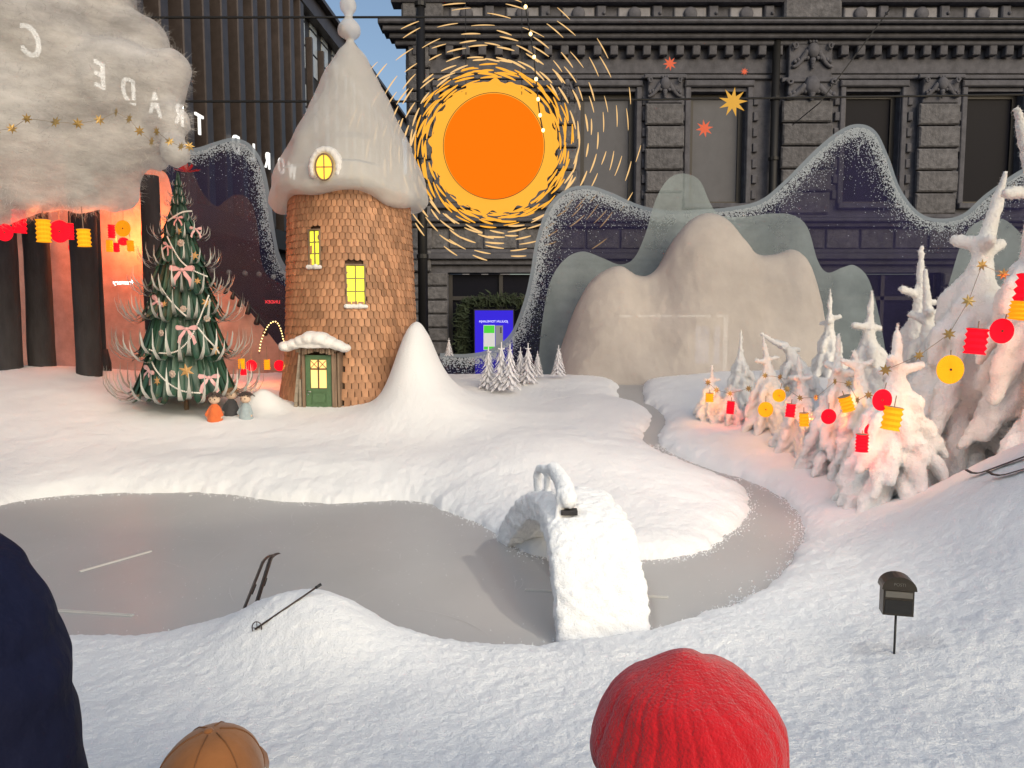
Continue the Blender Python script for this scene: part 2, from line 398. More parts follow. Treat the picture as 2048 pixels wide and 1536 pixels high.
# loose powder thrown over the ice edge
rs = np.random.RandomState(3); k = rs.randint(0, len(SH), 30000)
px_ = SH[k] + rs.normal(0, .045, (30000, 2)); dd = pond_dist(px_[:, 0], px_[:, 1])
sel = (dd < -.004) & (rs.rand(30000) < np.exp(dd / .03)) & (px_[:, 1] < 4.6)
mb = MB()
for (x, y) in px_[sel][:5200]:
    r = rs.uniform(.0012, .0042); z = float(z0(y)) - .001
    a = rs.rand() * 6
    mb.add([(x + r * math.cos(a + t), y + r * math.sin(a + t), z) for t in (0, 2.1, 4.2)] + [(x, y, z + r * 1.2)], [(0, 1, 3), (1, 2, 3), (2, 0, 3), (2, 1, 0)])
for q in range(900):
    x, y = rs.uniform(-2.2, 1.6), rs.uniform(2.0, 3.7)
    if pond_dist(np.array([x]), np.array([y]))[0] > -.02: continue
    r = rs.uniform(.0008, .002); z = float(z0(y)) - .001; a = rs.rand() * 6
    mb.add([(x + r * math.cos(a + t), y + r * math.sin(a + t), z) for t in (0, 2.1, 4.2)] + [(x, y, z + r)], [(0, 1, 3), (1, 2, 3), (2, 0, 3), (2, 1, 0)])
tag(mb.ob('snow_powder', MAT['crumb']), 'loose white snow crumbs sprinkled along the edge of the grey ice', 'snow', kind='stuff')

# faint skate marks
rk = random.Random(5); mb = MB()
for q in range(70):
    x, y = rk.uniform(-2.2, 1.5), rk.uniform(2.05, 3.5); a = rk.uniform(0, 6.28); R_ = rk.uniform(.3, 1.6); L = rk.uniform(.08, .5); pts = []
    for k in range(10):
        t = k / 9 * L / R_; pts.append((x + R_ * (math.cos(a + t) - math.cos(a)), y + .7 * R_ * (math.sin(a + t) - math.sin(a))))
    pa = np.array(pts)
    if pond_dist(pa[:, 0], pa[:, 1]).max() > -.03: continue
    vs = []
    for k, (u, v) in enumerate(pts):
        h_ = .0007 * math.sin(math.pi * k / 9) + .0001; vs += [(u - h_, v, float(z0(v)) + .0012), (u + h_, v + h_, float(z0(v)) + .0012)]
    mb.add(vs, [(2 * i, 2 * i + 1, 2 * i + 3, 2 * i + 2) for i in range(9)])
tag(mb.ob('skate_marks', MAT['scratch']), 'faint curved skate marks scratched into the grey ice', 'skate marks', kind='stuff')

# plinth, sill and street
MAT['plinth'] = M_('plinth', (.02, .02, .022), .5)
o = MB().box(-6, 6, 1.215, 1.262, 0, .70).ob('window_sill', MAT['plinth']); tag(o, kind='structure')
MAT['pave'] = M_('paving', (.16, .155, .15), .7, noise=(2, .8), bump=[(30, .3, .004)])
MAT['road'] = M_('asphalt', (.05, .05, .052), .8, noise=(3, .8), bump=[(60, .3, .004)])
tag(MB().add([(-300, -300, 0), (300, -300, 0), (300, 300, 0), (-300, 300, 0)], [(0, 1, 2, 3)]).ob('road', MAT['road']), kind='structure')
tag(MB().box(-60, 60, -2.2, 1.215, .0, .12).ob('pavement', MAT['pave']), kind='structure')
tag(MB().box(-2.9, 60, 17.2, 30, .0, .12).ob('pavement', MAT['pave']), kind='structure')
gm = bpy.data.materials.new('clear_glass'); gm.use_nodes = True; gm.node_tree.nodes.clear()
t_ = gm.node_tree.nodes.new('ShaderNodeBsdfTransparent'); t_.inputs[0].default_value = (.97, .98, .98, 1); o_ = gm.node_tree.nodes.new('ShaderNodeOutputMaterial')
gm.node_tree.links.new(t_.outputs[0], o_.inputs[0])
tag(MB().box(-4.5, 4.5, 1.235, 1.243, .70, 4.2).ob('window_pane', gm), 'large clear pane of the shop window in front of the winter display', 'window pane')

# ceiling track with the spotlights and the added fill pair
tr = empty('track_light', (0, 2.2, 3.62), 0, 'black ceiling track holding the display spotlights and two added fill lamps above the winter scene', 'track light')
mb = MB()
for yy_ in (1.7, 2.4, 3.4): mb.box(-2.6, 2.6, yy_ - 2.2 - .02, yy_ - 2.2 + .02, .50, .54)
mb.ob('rail', MAT['black'], tr)
for i, (p, t, wt, cone, rad, col) in enumerate(SPOTS):
    l = bpy.data.lights.new('spotlight', 'SPOT'); l.energy = wt; l.spot_size = R(cone); l.spot_blend = .6; l.shadow_soft_size = rad; l.color = col
    o = bpy.data.objects.new('spotlight', l); C.objects.link(o); o.location = p
    d = (Vector(t) - Vector(p)).normalized(); o.rotation_euler = d.to_track_quat('-Z', 'Y').to_euler()
    lp = Vector(p) - Vector((0, 2.2, 3.62))
    MB().tube([lp - d * .16, lp - d * .05], .045, 14).ob('lamp_housing', MAT['black'], tr, True)

# ---------------------------------------------------------------- arched snow bridge
ax = smooth_curve([(.268, 2.03), (.25, 2.25), (.222, 2.52), (.15, 2.8), (.055, 3.07)], 8)
hts = [.70, .78, .86, .93, .985, 1.005, .99, .94, .86, .74]
n = len(ax); mb = MB(); W2 = .130
top = [(.0, .70 - .02), (.10, .80), (.22, .90), (.36, .975), (.50, 1.0), (.64, .985), (.78, .93), (.90, .83), (1, .70)]
def arch(t): return .68 + .325 * max(0, 1 - abs(2 * t - 1) ** 2.6)
def under(t): return .66 + .25 * max(0, 1 - abs(2 * (t - .5) / .80) ** 2.2) if abs(t - .5) < .40 else .66
rows = []
NT, NW = 40, 12
for i in range(NT + 1):
    t = i / NT; p = ax[min(int(t * (n - 1)), n - 1)]; fr = t * (n - 1) - int(t * (n - 1)); q = ax[min(int(t * (n - 1)) + 1, n - 1)]
    x = p[0] + (q[0] - p[0]) * fr; y = p[1] + (q[1] - p[1]) * fr
    zt, zu = arch(t), under(t)
    wdt = W2 * (.95 + .12 * (1 - t))
    ring = []
    for j in range(NW + 1):
        s = -1 + 2 * j / NW; ring.append((x + s * wdt, y + s * .03, zt - .028 * s ** 6))
    for j in range(NW + 1):
        s = 1 - 2 * j / NW; ring.append((x + s * wdt * .97, y + s * .03, zu))
    rows.append(ring)
m = len(rows[0]); vs = [v for r_ in rows for v in r_]
fs = [(i * m + k, i * m + (k + 1) % m, (i + 1) * m + (k + 1) % m, (i + 1) * m + k) for i in range(NT) for k in range(m)] + [tuple(range(m)), tuple(NT * m + k for k in range(m - 1, -1, -1))]
br = empty('arched_bridge', (0, 0, 0), 0, 'white snow-covered arched bridge crossing the grey ice stream', 'bridge')
mb.add(vs, fs)
link('deck', fuzz(melt(mb, 'deck', MAT['snow'], .007, [(12, .006, 3), (50, .0040, 2), (110, .0028, 1)], 2), 9000, .006, .0012, 1), br)
# railing pieces on the far edge and near edge of the hump
mb = MB()
a0, a1 = at(1083, 925, 2.62), at(1083, 1008, 2.6)
capsule(mb, at(1075, 948, 2.66), .016, at(1074, 1003, 2.66), .015)
capsule(mb, at(1094, 940, 2.60), .013, at(1095, 1003, 2.58), .014)
capsule(mb, at(1078, 938, 2.64), .015, at(1108, 937, 2.56), .020)
capsule(mb, at(1108, 938, 2.56), .024, at(1127, 966, 2.44), .029)
capsule(mb, at(1127, 966, 2.44), .029, at(1136, 1000, 2.34), .030)
capsule(mb, at(1120, 985, 2.36), .013, at(1117, 1034, 2.33), .014)
link('railing', melt(mb, 'railing', MAT['snow'], .0055, [(40, .003, 2), (120, .002, 1)], 2), br)
q = at(1138, 1024, 2.335); MB().bbox(q.x - .026, q.x + .026, q.y - .02, q.y + .02, q.z - .006, q.z + .008, .002).ob('rail_end', MAT['bark'], br)

# ---------------------------------------------------------------- small things on ice and snow
def rail_strip(a, b, label):
    A, B = flat(*a), flat(*b); z = .703
    e = empty('guide_rail', ((A.x + B.x) / 2, (A.y + B.y) / 2, z - .004), math.atan2(B.y - A.y, B.x - A.x), label, 'guide rail', 'metal guide rails set in the ice')
    L = (B - A).length / 2
    MB().box(-L, L, -.006, -.003, 0, .004).box(-L, L, .003, .006, 0, .004).box(-L - .003, -L, -.006, .006, 0, .004).box(L, L + .003, -.006, .006, 0, .004).ob('edge_strip', MAT['alu'], e)
    MB().box(-L, L, -.0029, .0029, .0, .0015).ob('slot', MAT['black'], e)
rail_strip((54, 1217), (264, 1231), 'long thin metal guide rail nearly level in the front left ice')
rail_strip((161, 1143), (301, 1103), 'short thin metal guide rail lying diagonally in the ice at left')
rail_strip((1052, 1180), (1335, 1195), 'thin metal guide rail running through the ice under the snow bridge')

p = hit(1788, 1313)
mx = empty('mailbox', (p.x, p.y, p.z), R(-14), 'small dark bronze mailbox with rounded lid on a thin post in the snow', 'mailbox'); mx.scale = (.86, .86, .90)
MB().tube([(0, 0, -.05), (0, 0, .120)], .0032, 10).ob('post', MAT['black'], mx, True)
MB().box(-.039, .039, -.022, .022, .118, .190).ob('box_body', MAT['mailbox'], mx)
prof = [(-.044, .188)] + [(.044 * math.cos(math.pi - math.pi * k / 12), .190 + .034 * math.sin(math.pi * k / 12)) for k in range(13)] + [(.044, .188)]
MB().prism(prof, -.028, .026).ob('lid', MAT['mailbox'], mx)
MB().box(-.034, .034, -.026, -.022, .168, .184).ob('flap', MAT['steel'] if 0 else MAT['mailtext'], mx)
MB().box(-.034, .034, -.024, -.022, .124, .160).ob('front_panel', MAT['black'], mx)
vs, fs = text_mesh('POSTI', .0115, .0004)
MB().add([(x, -.0288 - z, .2035 + y) for x, y, z in vs], fs).ob('lettering', MAT['mailtext'], mx)

def ski(px_a, px_b, Ya, Yb, label, grp, wdt=.010):
    A = at(*px_a, Ya); B = at(*px_b, Yb); d = B - A; L = d.length
    e = empty('ski', A, 0, label, 'ski', grp); e.rotation_euler = d.to_track_quat('Z', 'Y').to_euler()
    pts = [(0, t * L) for t in np.linspace(0, .86, 10)] + [(-.002, .90 * L), (-.006, .94 * L), (-.013, .975 * L), (-.022, L)]
    vs = []; fs = []
    for y, z in pts:
        wv = wdt * (1 if z < .9 * L else .75); vs += [(-wv, y, z), (wv, y, z), (wv, y + .003, z), (-wv, y + .003, z)]
    for i in range(len(pts) - 1):
        for k in range(4): fs.append((4 * i + k, 4 * i + (k + 1) % 4, 4 * i + 4 + (k + 1) % 4, 4 * i + 4 + k))
    fs += [(3, 2, 1, 0), tuple(4 * (len(pts) - 1) + k for k in range(4))]
    MB().add(vs, fs).ob('blade', MAT['ski'], e, True)
    MB().box(-wdt * .8, wdt * .8, -.004, 0, L * .42, L * .56).ob('binding', MAT['black'], e)
    return e
MAT['ski'] = M_('ski_wood', (.045, .028, .022), .4, noise=(30, .7))
ski((478, 1246), (534, 1106), 2.02, 2.06, 'long dark ski planted upright at the left side of the front snow mound', 'skis stuck in the front snow mound')
ski((510, 1220), (546, 1104), 2.06, 2.10, 'shorter looking dark ski standing right beside the other one on the front mound', 'skis stuck in the front snow mound', .009)
h1 = hit(2040, 935); h2 = hit(2050, 955)
def ski_flat(px0, px1, label):
    A = hit(*px0); B = hit(*px1)
    e = empty('ski', A + Vector((0, 0, .012)), 0, label, 'ski', 'skis on the right snow hill'); d = (B - A); d.z = (B.z - A.z); L = .30
    ang = math.atan2(d.y, d.x)
    e.rotation_euler = (0, -math.asin(max(-.6, min(.6, d.z / d.length))), ang)
    vs = []; fs = []
    pts = [(0, .028), (.012, .012), (.03, .003), (.05, 0), (.2, 0), (.4, .0), (.6, 0)]
    for x, z in pts: vs += [(x, -.011, z), (x, .011, z), (x, .011, z + .004), (x, -.011, z + .004)]
    for i in range(len(pts) - 1):
        for k in range(4): fs.append((4 * i + k, 4 * i + (k + 1) % 4, 4 * i + 4 + (k + 1) % 4, 4 * i + 4 + k))
    fs += [(3, 2, 1, 0), tuple(4 * (len(pts) - 1) + k for k in range(4))]
    MB().add(vs, fs).ob('blade', MAT['ski'], e, True)
ski_flat((1940, 962), (2046, 925), 'upper dark brown ski with curved tip lying on the right snow hill')
ski_flat((1982, 968), (2046, 950), 'lower dark brown ski with curved tip lying on the right snow hill')
A = hit(510, 1266) + Vector((0, 0, .006)); B = hit(640, 1190) + Vector((0, 0, .025))
e = empty('ski_pole', A, 0, 'thin brown ski pole with round basket lying across the front snow mound', 'ski pole'); D = B - A
MB().tube([(0, 0, 0), D], .0025, 8).ob('shaft', MAT['ski'], e, True)
ring = [Vector((math.cos(a) * .012, 0, math.sin(a) * .016)) + D * .03 for a in np.linspace(0, 2 * math.pi, 17)]
MB().tube(ring, .0013, 6, False).ob('basket', MAT['ski'], e, True)
MB().tube([ring[0], ring[8]], .001, 5).tube([ring[4], ring[12]], .001, 5).ob('basket_spokes', MAT['ski'], e)
MB().tube([D * .93, D * 1.02], .004, 8).ob('grip', MAT['black'], e, True)

# ---------------------------------------------------------------- round shingled tower
pxm = lambda Y: Y / F
zt = lambda py, Y=TY: at(1024, py, Y).z
def trad(z):            # body radius over height
    zs = [.90, .98, 1.10, 1.30, 1.60, 1.95, 2.25, 2.50]; rr = [.545, .530, .505, .478, .462, .450, .438, .425]
    return float(np.interp(z, zs, rr))
tw = empty('shingled_tower', (TX, TY, .88), 0, 'tall round brown shingled tower with glowing windows and pointed snow roof', 'tower')
TB = .88
def tpos(ang, z, off=0):  # ang 0 faces the viewer (-y), positive to the right
    r = trad(z) + off
    return Vector((r * math.sin(ang), -r * math.cos(ang), z - TB))
MB().lathe([(trad(z) - .006, z - TB) for z in np.linspace(.86, 2.50, 18)], 64).ob('wall', MAT['core'], tw, True)
def shingle_me(wd, h):
    hw = wd * .455; pts = [(-hw, h), (-hw, hw * .75)] + [(hw * math.sin(a), hw * .75 - hw * .75 * math.cos(a)) for a in np.linspace(-math.pi / 2 + .35, math.pi / 2 - .35, 5)] + [(hw, hw * .75), (hw, h)]
    n = len(pts); th = .0085
    vs = [(x, -th, z) for x, z in pts] + [(x, 0, z) for x, z in pts]
    fs = [tuple(range(n - 1, -1, -1))[::-1]] + [(k, (k + 1) % n, (k + 1) % n + n, k + n) for k in range(n)]
    return vs, [tuple(f) for f in fs]
holes = []     # (px0, px1, py0, py1) kept free of shingles
def clear_of(p):
    for (a, b, za, zb) in holes:
        if a < p[0] < b and za < p[1] < zb: return False
    return True
def angz(px, py):      # pixel -> angle and height on the wall facing the viewer
    Yg = TY - .5
    for _ in range(12):
        q = at(px, py, Yg); r = trad(q.z); s = max(-.99, min(.99, (q.x - TX) / r)); Yg = TY - r * math.cos(math.asin(s))
    return math.asin(s), q.z
W1a, W1z = angz(632, 496); W2a, W2z = angz(711, 570); DRa, DRz = angz(643, 763)
holes += [(W1a - .085, W1a + .085, W1z - .135, W1z + .135), (W2a - .125, W2a + .125, W2z - .15, W2z + .15), (DRa - .30, DRa + .30, .8, DRz + .25)]
sh = []
zrow = .93; row = 0
while zrow < 2.47:
    t = (zrow - .93) / 1.55
    pitch = .060 - .018 * t; wd0 = .047 - .012 * t
    r = trad(zrow); cnt = int(2 * math.pi * r / wd0); wd = 2 * math.pi * r / cnt
    for k in range(cnt):
        a = (k + .5 * (row % 2)) * 2 * math.pi / cnt + .002 * row
        a = (a + math.pi) % (2 * math.pi) - math.pi
        if not clear_of((a, zrow + pitch * .5)): continue
        sh.append((a, zrow + rnd.uniform(-.002, .002), wd, pitch * 1.35, t))
    zrow += pitch; row += 1
vis = sorted([s for s in sh if abs(s[0] + .12) < 1.25 and s[1] > 1.0], key=lambda s: -math.cos(s[0] + .12) * s[2] * (1.25 - .25 * s[4]))
single = set(id(s) for s in vis[:300])
cache = {}; rest = MB()
for s in sh:
    a, z, wd, h, t = s
    tilt = -.15 - rnd.uniform(0, .05)
    Mx = Matrix.Translation(tpos(a, z, .012)) @ Matrix.Rotation(a, 4, 'Z') @ Matrix.Rotation(tilt, 4, 'X')
    if id(s) in single:
        key = round(wd, 3)
        if key not in cache:
            vs, fs = shingle_me(wd, h); cache[key] = mesh('shingle', vs, fs, MAT['shingle'])
        o = link('shingle', cache[key], tw); o.matrix_local = Mx
    else:
        vs, fs = shingle_me(wd, h); rest.add(vs, fs, Mx)
o = rest.ob('shingle_cladding', MAT['shingle'], tw); o['kind'] = 'stuff'

def lit_window(ang, z, w_, h_, rows, mat, sill=True, par=tw):
    f = MB(); d = .012
    f.box(-w_ / 2 - .010, -w_ / 2, -d, .03, -h_ / 2 - .01, h_ / 2 + .01).box(w_ / 2, w_ / 2 + .010, -d, .03, -h_ / 2 - .01, h_ / 2 + .01)
    f.box(-w_ / 2, w_ / 2, -d, .03, h_ / 2, h_ / 2 + .010).box(-w_ / 2, w_ / 2, -d, .03, -h_ / 2 - .01, -h_ / 2)
    f.box(-.0035, .0035, -d + .004, .01, -h_ / 2, h_ / 2)
    for k in range(1, rows):
        zz = -h_ / 2 + h_ * k / rows; f.box(-w_ / 2, -.0035, -d + .005, .01, zz - .003, zz + .003).box(.0035, w_ / 2, -d + .005, .01, zz - .003, zz + .003)
    fo = f.ob('window', MAT['wood'], par); fo.location = tpos(ang, z, .012); fo.rotation_euler = (0, 0, ang)
    for r_ in range(rows):
        for s in (-1, 1):
            za = -h_ / 2 + h_ * r_ / rows + .004; zb = -h_ / 2 + h_ * (r_ + 1) / rows - .004
            xa, xb = (s * .0045, s * (w_ / 2 - .001)) if s > 0 else (s * (w_ / 2 - .001), s * .0045)
            MB().box(xa, xb, 0, .004, za, zb).ob('pane', mat, fo)
    if sill:
        m = MB(); capsule(m, (-w_ / 2 - .008, -.018, -h_ / 2 - .014), .016, (w_ / 2 + .010, -.018, -h_ / 2 - .016), .014)
        m.ball((.2 * w_, -.02, -h_ / 2 - .012), .019)
        link('snow_sill', melt(m, 'snow_sill', MAT['fleece'], .005, [(60, .002, 2)], 2), fo)
    return fo
lit_window(W1a, W1z, .078, .235, 3, MAT['lit_green'])
lit_window(W2a, W2z, .118, .265, 3, MAT['lit_green'])
# door with frame, canopy, planks
dm = tpos(DRa, DRz, .02); door = None
D = empty('doorway', (0, 0, 0)); D.parent = tw; D.location = (dm.x, dm.y - .03, dm.z); D.rotation_euler = (0, 0, DRa * .45); D.name = 'doorway'
dh = .37; dw = .182
mb = MB().box(-dw / 2, dw / 2, 0, .012, -dh / 2, dh / 2)
for (xa, xb, za, zb) in [(-dw / 2, -dw * .32, -dh / 2, dh / 2), (dw * .32, dw / 2, -dh / 2, dh / 2), (-dw * .32, dw * .32, dh * .42, dh / 2), (-dw * .32, dw * .32, -.065, -.045), (-dw * .32, dw * .32, -dh / 2, -dh / 2 + .03), (-dw * .24, dw * .24, -dh / 2 + .045, -.08)]:
    mb.box(xa, xb, -.007, -.0005, za, zb)
mb.ob('door', MAT['green_door'], D)
for s in (-1, 1):
    xa, xb = sorted((s * .004, s * dw * .30))
    MB().box(xa, xb, -.004, -.001, -.040, .085).ob('door_pane', MAT['lit_warm'], D)
    MB().box(xa, xb, -.004, -.001, .095, dh * .41).ob('door_pane', MAT['lit_warm'], D)
    a = Vector((xa, -.006, .096)); b = Vector((xb, -.006, dh * .40)); c = Vector((xb, -.006, .096)); d = Vector((xa, -.006, dh * .40))
    MB().tube([a, b], .0022, 5).tube([c, d], .0022, 5).ob('glazing_bar', MAT['core'], D)
MB().box(-.004, .004, -.009, -.001, -.045, dh * .42).box(-dw * .31, dw * .31, -.009, -.001, .085, .095).ob('glazing_bar', MAT['core'], D)
MB().tube([(-dw * .42, -.008, -.06), (-dw * .42, -.022, -.06), (-dw * .26, -.024, -.066)], .003, 8).ball((-dw * .42, -.008, -.085), .006).ob('door_handle', MAT['steel'], D, True)
for (xa, xb, za, zb, nm) in [(-dw / 2 - .022, -dw / 2 - .003, -dh / 2 - .01, dh / 2 + .02, 'door_post'), (dw / 2 + .006, dw / 2 + .040, -dh / 2 - .03, dh / 2 + .02, 'door_post'), (-dw / 2 - .03, dw / 2 + .045, dh / 2 + .022, dh / 2 + .052, 'lintel'),
                             (dw / 2 + .046, dw / 2 + .062, -dh / 2 - .03, dh / 2 + .02, 'door_post')]:
    MB().bbox(xa, xb, -.022, .06, za, zb, .003).ob(nm, MAT['wood'], D)
MB().add([(-dw / 2 - .085, -.03, -dh / 2 - .01), (-dw / 2 - .060, -.03, -dh / 2 - .01), (-dw / 2 - .028, -.03, dh / 2 + .01), (-dw / 2 - .038, -.03, dh / 2 + .01), (-dw / 2 - .085, 0, -dh / 2 - .01), (-dw / 2 - .060, 0, -dh / 2 - .01), (-dw / 2 - .028, 0, dh / 2 + .01), (-dw / 2 - .038, 0, dh / 2 + .01)],
         [(0, 1, 2, 3), (1, 5, 6, 2), (3, 2, 6, 7), (0, 3, 7, 4), (4, 7, 6, 5)]).ob('plank', MAT['plank'], D)
MB().bbox(-dw / 2 - .048, -dw / 2 - .030, -.02, .02, -dh / 2 - .01, .02, .003).ob('plank', MAT['plank'], D)
for k in range(15):
    x = -dw / 2 - .04 + k * (dw + .11) / 14; L = rnd.uniform(.018, .05)
    MB().box(x - .008, x + .007, -.05 - .01 * (k % 2), -.042, dh / 2 + .052 - L, dh / 2 + .075).ob('batten', MAT['wood'], D)
m = MB()
for x, z, r in [(-.205, .245, .045), (-.15, .262, .045), (-.09, .282, .050), (-.03, .300, .058), (.03, .298, .058), (.09, .275, .050), (.15, .255, .042), (.20, .235, .036)]:
    m.ball((x, -.045, z), r, 14, 9, (1.2, 1.7, .85))
m.box(-.19, .19, -.10, .02, .235, .27)
link('canopy_snow', melt(m, 'canopy_snow', MAT['fleece'], .008, [(20, .003, 2)], 6), D)
pz = -dh / 2 - .012
for k in range(5):
    MB().bbox(-.19 + .02 * k, .12 - .012 * k, -.03 - .055 * (k + 1) * .62, -.03 - .055 * k * .62 - .003, pz - .022 - .010 * k, pz - .006 * k - .004, .002).ob('step_plank', MAT['plank'], D)
MB().bbox(-.18, .11, -.195, -.03, pz - .075, pz - .045, .004).ob('step_base', MAT['wood'], D)

# pointed fleece roof with beads of fleece on top
prof_px = [(118, 412), (132, 412), (143, 405), (150, 392), (148, 372), (140, 345), (125, 310), (108, 275), (91, 240), (74, 205), (58, 172), (43, 140), (28, 112), (15, 95), (9, 86), (8, 80), (16, 74), (22, 66), (22, 54), (15, 44), (8, 36), (9, 28), (14, 18), (15, 6), (10, -6), (3, -12)]
ox, oz = TX, 0
n = 96; vs = []
pr = smooth_curve(prof_px, 5)
for (rp, py) in pr:
    z = zt(py); r = max(rp, .5) * pxm(TY) * 1.0
    cx = .025 * math.sin((412 - py) / 150.)
    for k in range(n):
        a = 2 * math.pi * k / n
        lob = 1 + (.045 * math.sin(3 * a + .8) + .03 * math.sin(7 * a)) * (1 if py > 300 else .2)
        drop = (.035 * math.sin(2 * a + 2.0) + .02 * math.sin(5 * a)) if py > 360 else 0
        vs.append((r * lob * math.sin(a) + cx, -r * lob * math.cos(a), z - TB + drop))
m_ = len(pr); fs = [(i * n + k, i * n + (k + 1) % n, (i + 1) * n + (k + 1) % n, (i + 1) * n + k) for i in range(m_ - 1) for k in range(n)]
fs.append(tuple((m_ - 1) * n + k for k in range(n)))
vs = np.array(vs); vs += (fbm(vs, 6, 3, 8)[:, None] * .012) * np.array([1, 1, .3])
link('snow_roof', mesh('snow_roof', vs, fs, MAT['cap'], True), tw)
# dormer with a round lit window
da = math.asin((at(661, 345, 5.2).x - TX) / .52); dz_ = zt(345, TY - .42)
dr = empty('dormer'); dr.parent = tw; dr.location = (.585 * math.sin(da), -.585 * math.cos(da), dz_ - TB); dr.rotation_euler = (0, 0, da * .8)
lp = [(.058 * math.sin(a) * (1), .085 * math.cos(a) + (.0)) for a in np.linspace(0, 2 * math.pi, 29)[:-1]]
MB().prism(lp, -.02, -.012).ob('round_pane', MAT['lit_orange'], dr)
ringp = [(x, -.022, z) for x, z in lp] + [(lp[0][0], -.022, lp[0][1])]
MB().tube(ringp, .006, 6, False).box(-.003, .003, -.026, -.0205, -.083, .083).box(-.056, -.003, -.026, -.0205, -.003, .003).box(.003, .056, -.026, -.0205, -.003, .003).ob('round_frame', MAT['wood'], dr)
m = MB()
for a in np.linspace(-.35, math.pi + .30, 12):
    m.ball((.090 * math.cos(a), .045, .115 * math.sin(a) + .0), .034, 12, 8, (1, 2.0, 1))
link('dormer_snow', melt(m, 'dormer_snow', MAT['fleece'], .009, [(20, .003, 2)], 5), dr)

# ---------------------------------------------------------------- the dark green decorated tree
TRx, TRy = at(372, 790, 5.0).x, 5.0
tbase = ground(TRx, TRy)
P5 = 5.0 / F
ct = empty('decorated_tree', (TRx, TRy, tbase), 0, 'tall dark green christmas tree of curled strips with silvery tips beside the tower', 'christmas tree')
zz5 = lambda py: at(1024, py, 5.0).z - tbase
MB().tube([(0, 0, -.05), (0, 0, zz5(350))], [.016, .006], 10).ob('trunk', MAT['wood'], ct, True)
def leaf_me(h, out, curl, wd, seed):
    """strip: hangs from the top, bows outwards, curls up at the tip"""
    r = random.Random(seed); n = 15; vs = []; fs = []
    tips = []
    for i in range(n):
        t = i / (n - 1)
        if t < .68:
            k = t / .68; x = out * (.10 + .90 * k ** 1.5); z = -h * k
        else:
            k = (t - .68) / .32; a = k * (1.75 + r.uniform(-.2, .25)); x = out + curl * math.sin(a) * 1.25; z = -h + (curl * (1 - math.cos(a))) * 1.15 - curl * .10 * math.sin(a * 2)
        ww = wd * (.75 + .25 * math.sin(math.pi * min(1, t * 1.3))) * (1 if t < .72 else max(.05, 1 - ((t - .72) / .28) ** 1.6))
        vs += [(x, -ww / 2, z), (x - .25 * ww, 0, z - .0), (x, ww / 2, z)]; tips += [t] * 3
    for i in range(n - 1):
        fs += [(3 * i, 3 * i + 1, 3 * i + 4, 3 * i + 3), (3 * i + 1, 3 * i + 2, 3 * i + 5, 3 * i + 4)]
    vs2 = []
    me = mesh('leaf', vs, fs, MAT['leaf'], True)
    at_ = me.attributes.new('tip', 'FLOAT', 'POINT'); at_.data.foreach_set('value', tips)
    return me
tiers = [  # top py, bottom py, top radius px, bottom radius px, curl px, count
    (685, 792, 62, 98, 40, 40, .034), (600, 715, 48, 84, 38, 38, .031), (528, 640, 34, 76, 34, 34, .028), (470, 585, 24, 62, 28, 30, .025),
    (430, 530, 14, 50, 22, 28, .021), (400, 475, 8, 38, 16, 22, .018), (380, 440, 5, 22, 10, 20, .015), (362, 410, 3, 15, 9, 18, .012), (350, 392, 2, 11, 8, 14, .010), (345, 372, 1, 8, 6, 12, .009)]
for ti, (p0, p1, r0, r1, cu, cnt, wd) in enumerate(tiers):
    ms = [leaf_me(((p1 - p0) * P5) * s_, (r1 - r0) * P5, cu * P5 * s_, wd * 1.25, 10 * ti + q) for q, s_ in enumerate((1, .96, 1.04, .92))]
    for k in range(cnt):
        a = 2 * math.pi * (k + .5 * (ti % 2)) / cnt + rnd.uniform(-.04, .04)
        o = link('leaf', ms[k % 4], ct, (math.cos(a) * r0 * P5, math.sin(a) * r0 * P5, zz5(p0)), (0, rnd.uniform(-.05, .05), a))
    if ti < 7:
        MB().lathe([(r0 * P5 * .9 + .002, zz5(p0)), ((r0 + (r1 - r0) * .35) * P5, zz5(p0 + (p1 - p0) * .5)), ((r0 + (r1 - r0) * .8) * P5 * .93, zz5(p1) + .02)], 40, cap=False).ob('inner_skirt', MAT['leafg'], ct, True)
# things hung on the tree
def on_tree(px, py, extra=.03):
    r = np.interp(py, [345, 370, 420, 475, 530, 585, 640, 715, 792], [.5, 8, 18, 34, 46, 58, 70, 80, 94]) * P5
    x = at(px, py, 5.0).x - TRx; s = max(-.93, min(.93, x / (r + extra)))
    y = -(r + extra) * math.sqrt(1 - s * s)
    q = at(px, py, TRy + y); return q, math.asin(s)
fl = empty('tree_topper', at(372, 338, 5.0), 0, 'bright red flower topper on the tip of the dark green tree', 'tree topper')
for k in range(11):
    a = k * 2.4; t = .35 + k * .06
    pm = [(0, 0, 0), (.022, -.014, .018), (.048, -.010, .040), (.055, 0, .055), (.048, .012, .040), (.022, .014, .018)]
    o = link('petal', mesh('petal', pm, [(0, 1, 2), (0, 2, 3), (0, 3, 4), (0, 4, 5)], MAT['redflower'], True), fl, (0, 0, -.02)); o.rotation_euler = (rnd.uniform(-.2, .2), .5 - .11 * (k % 4) * 2, a); o.scale = (1.0 + .1 * (k % 3),) * 3
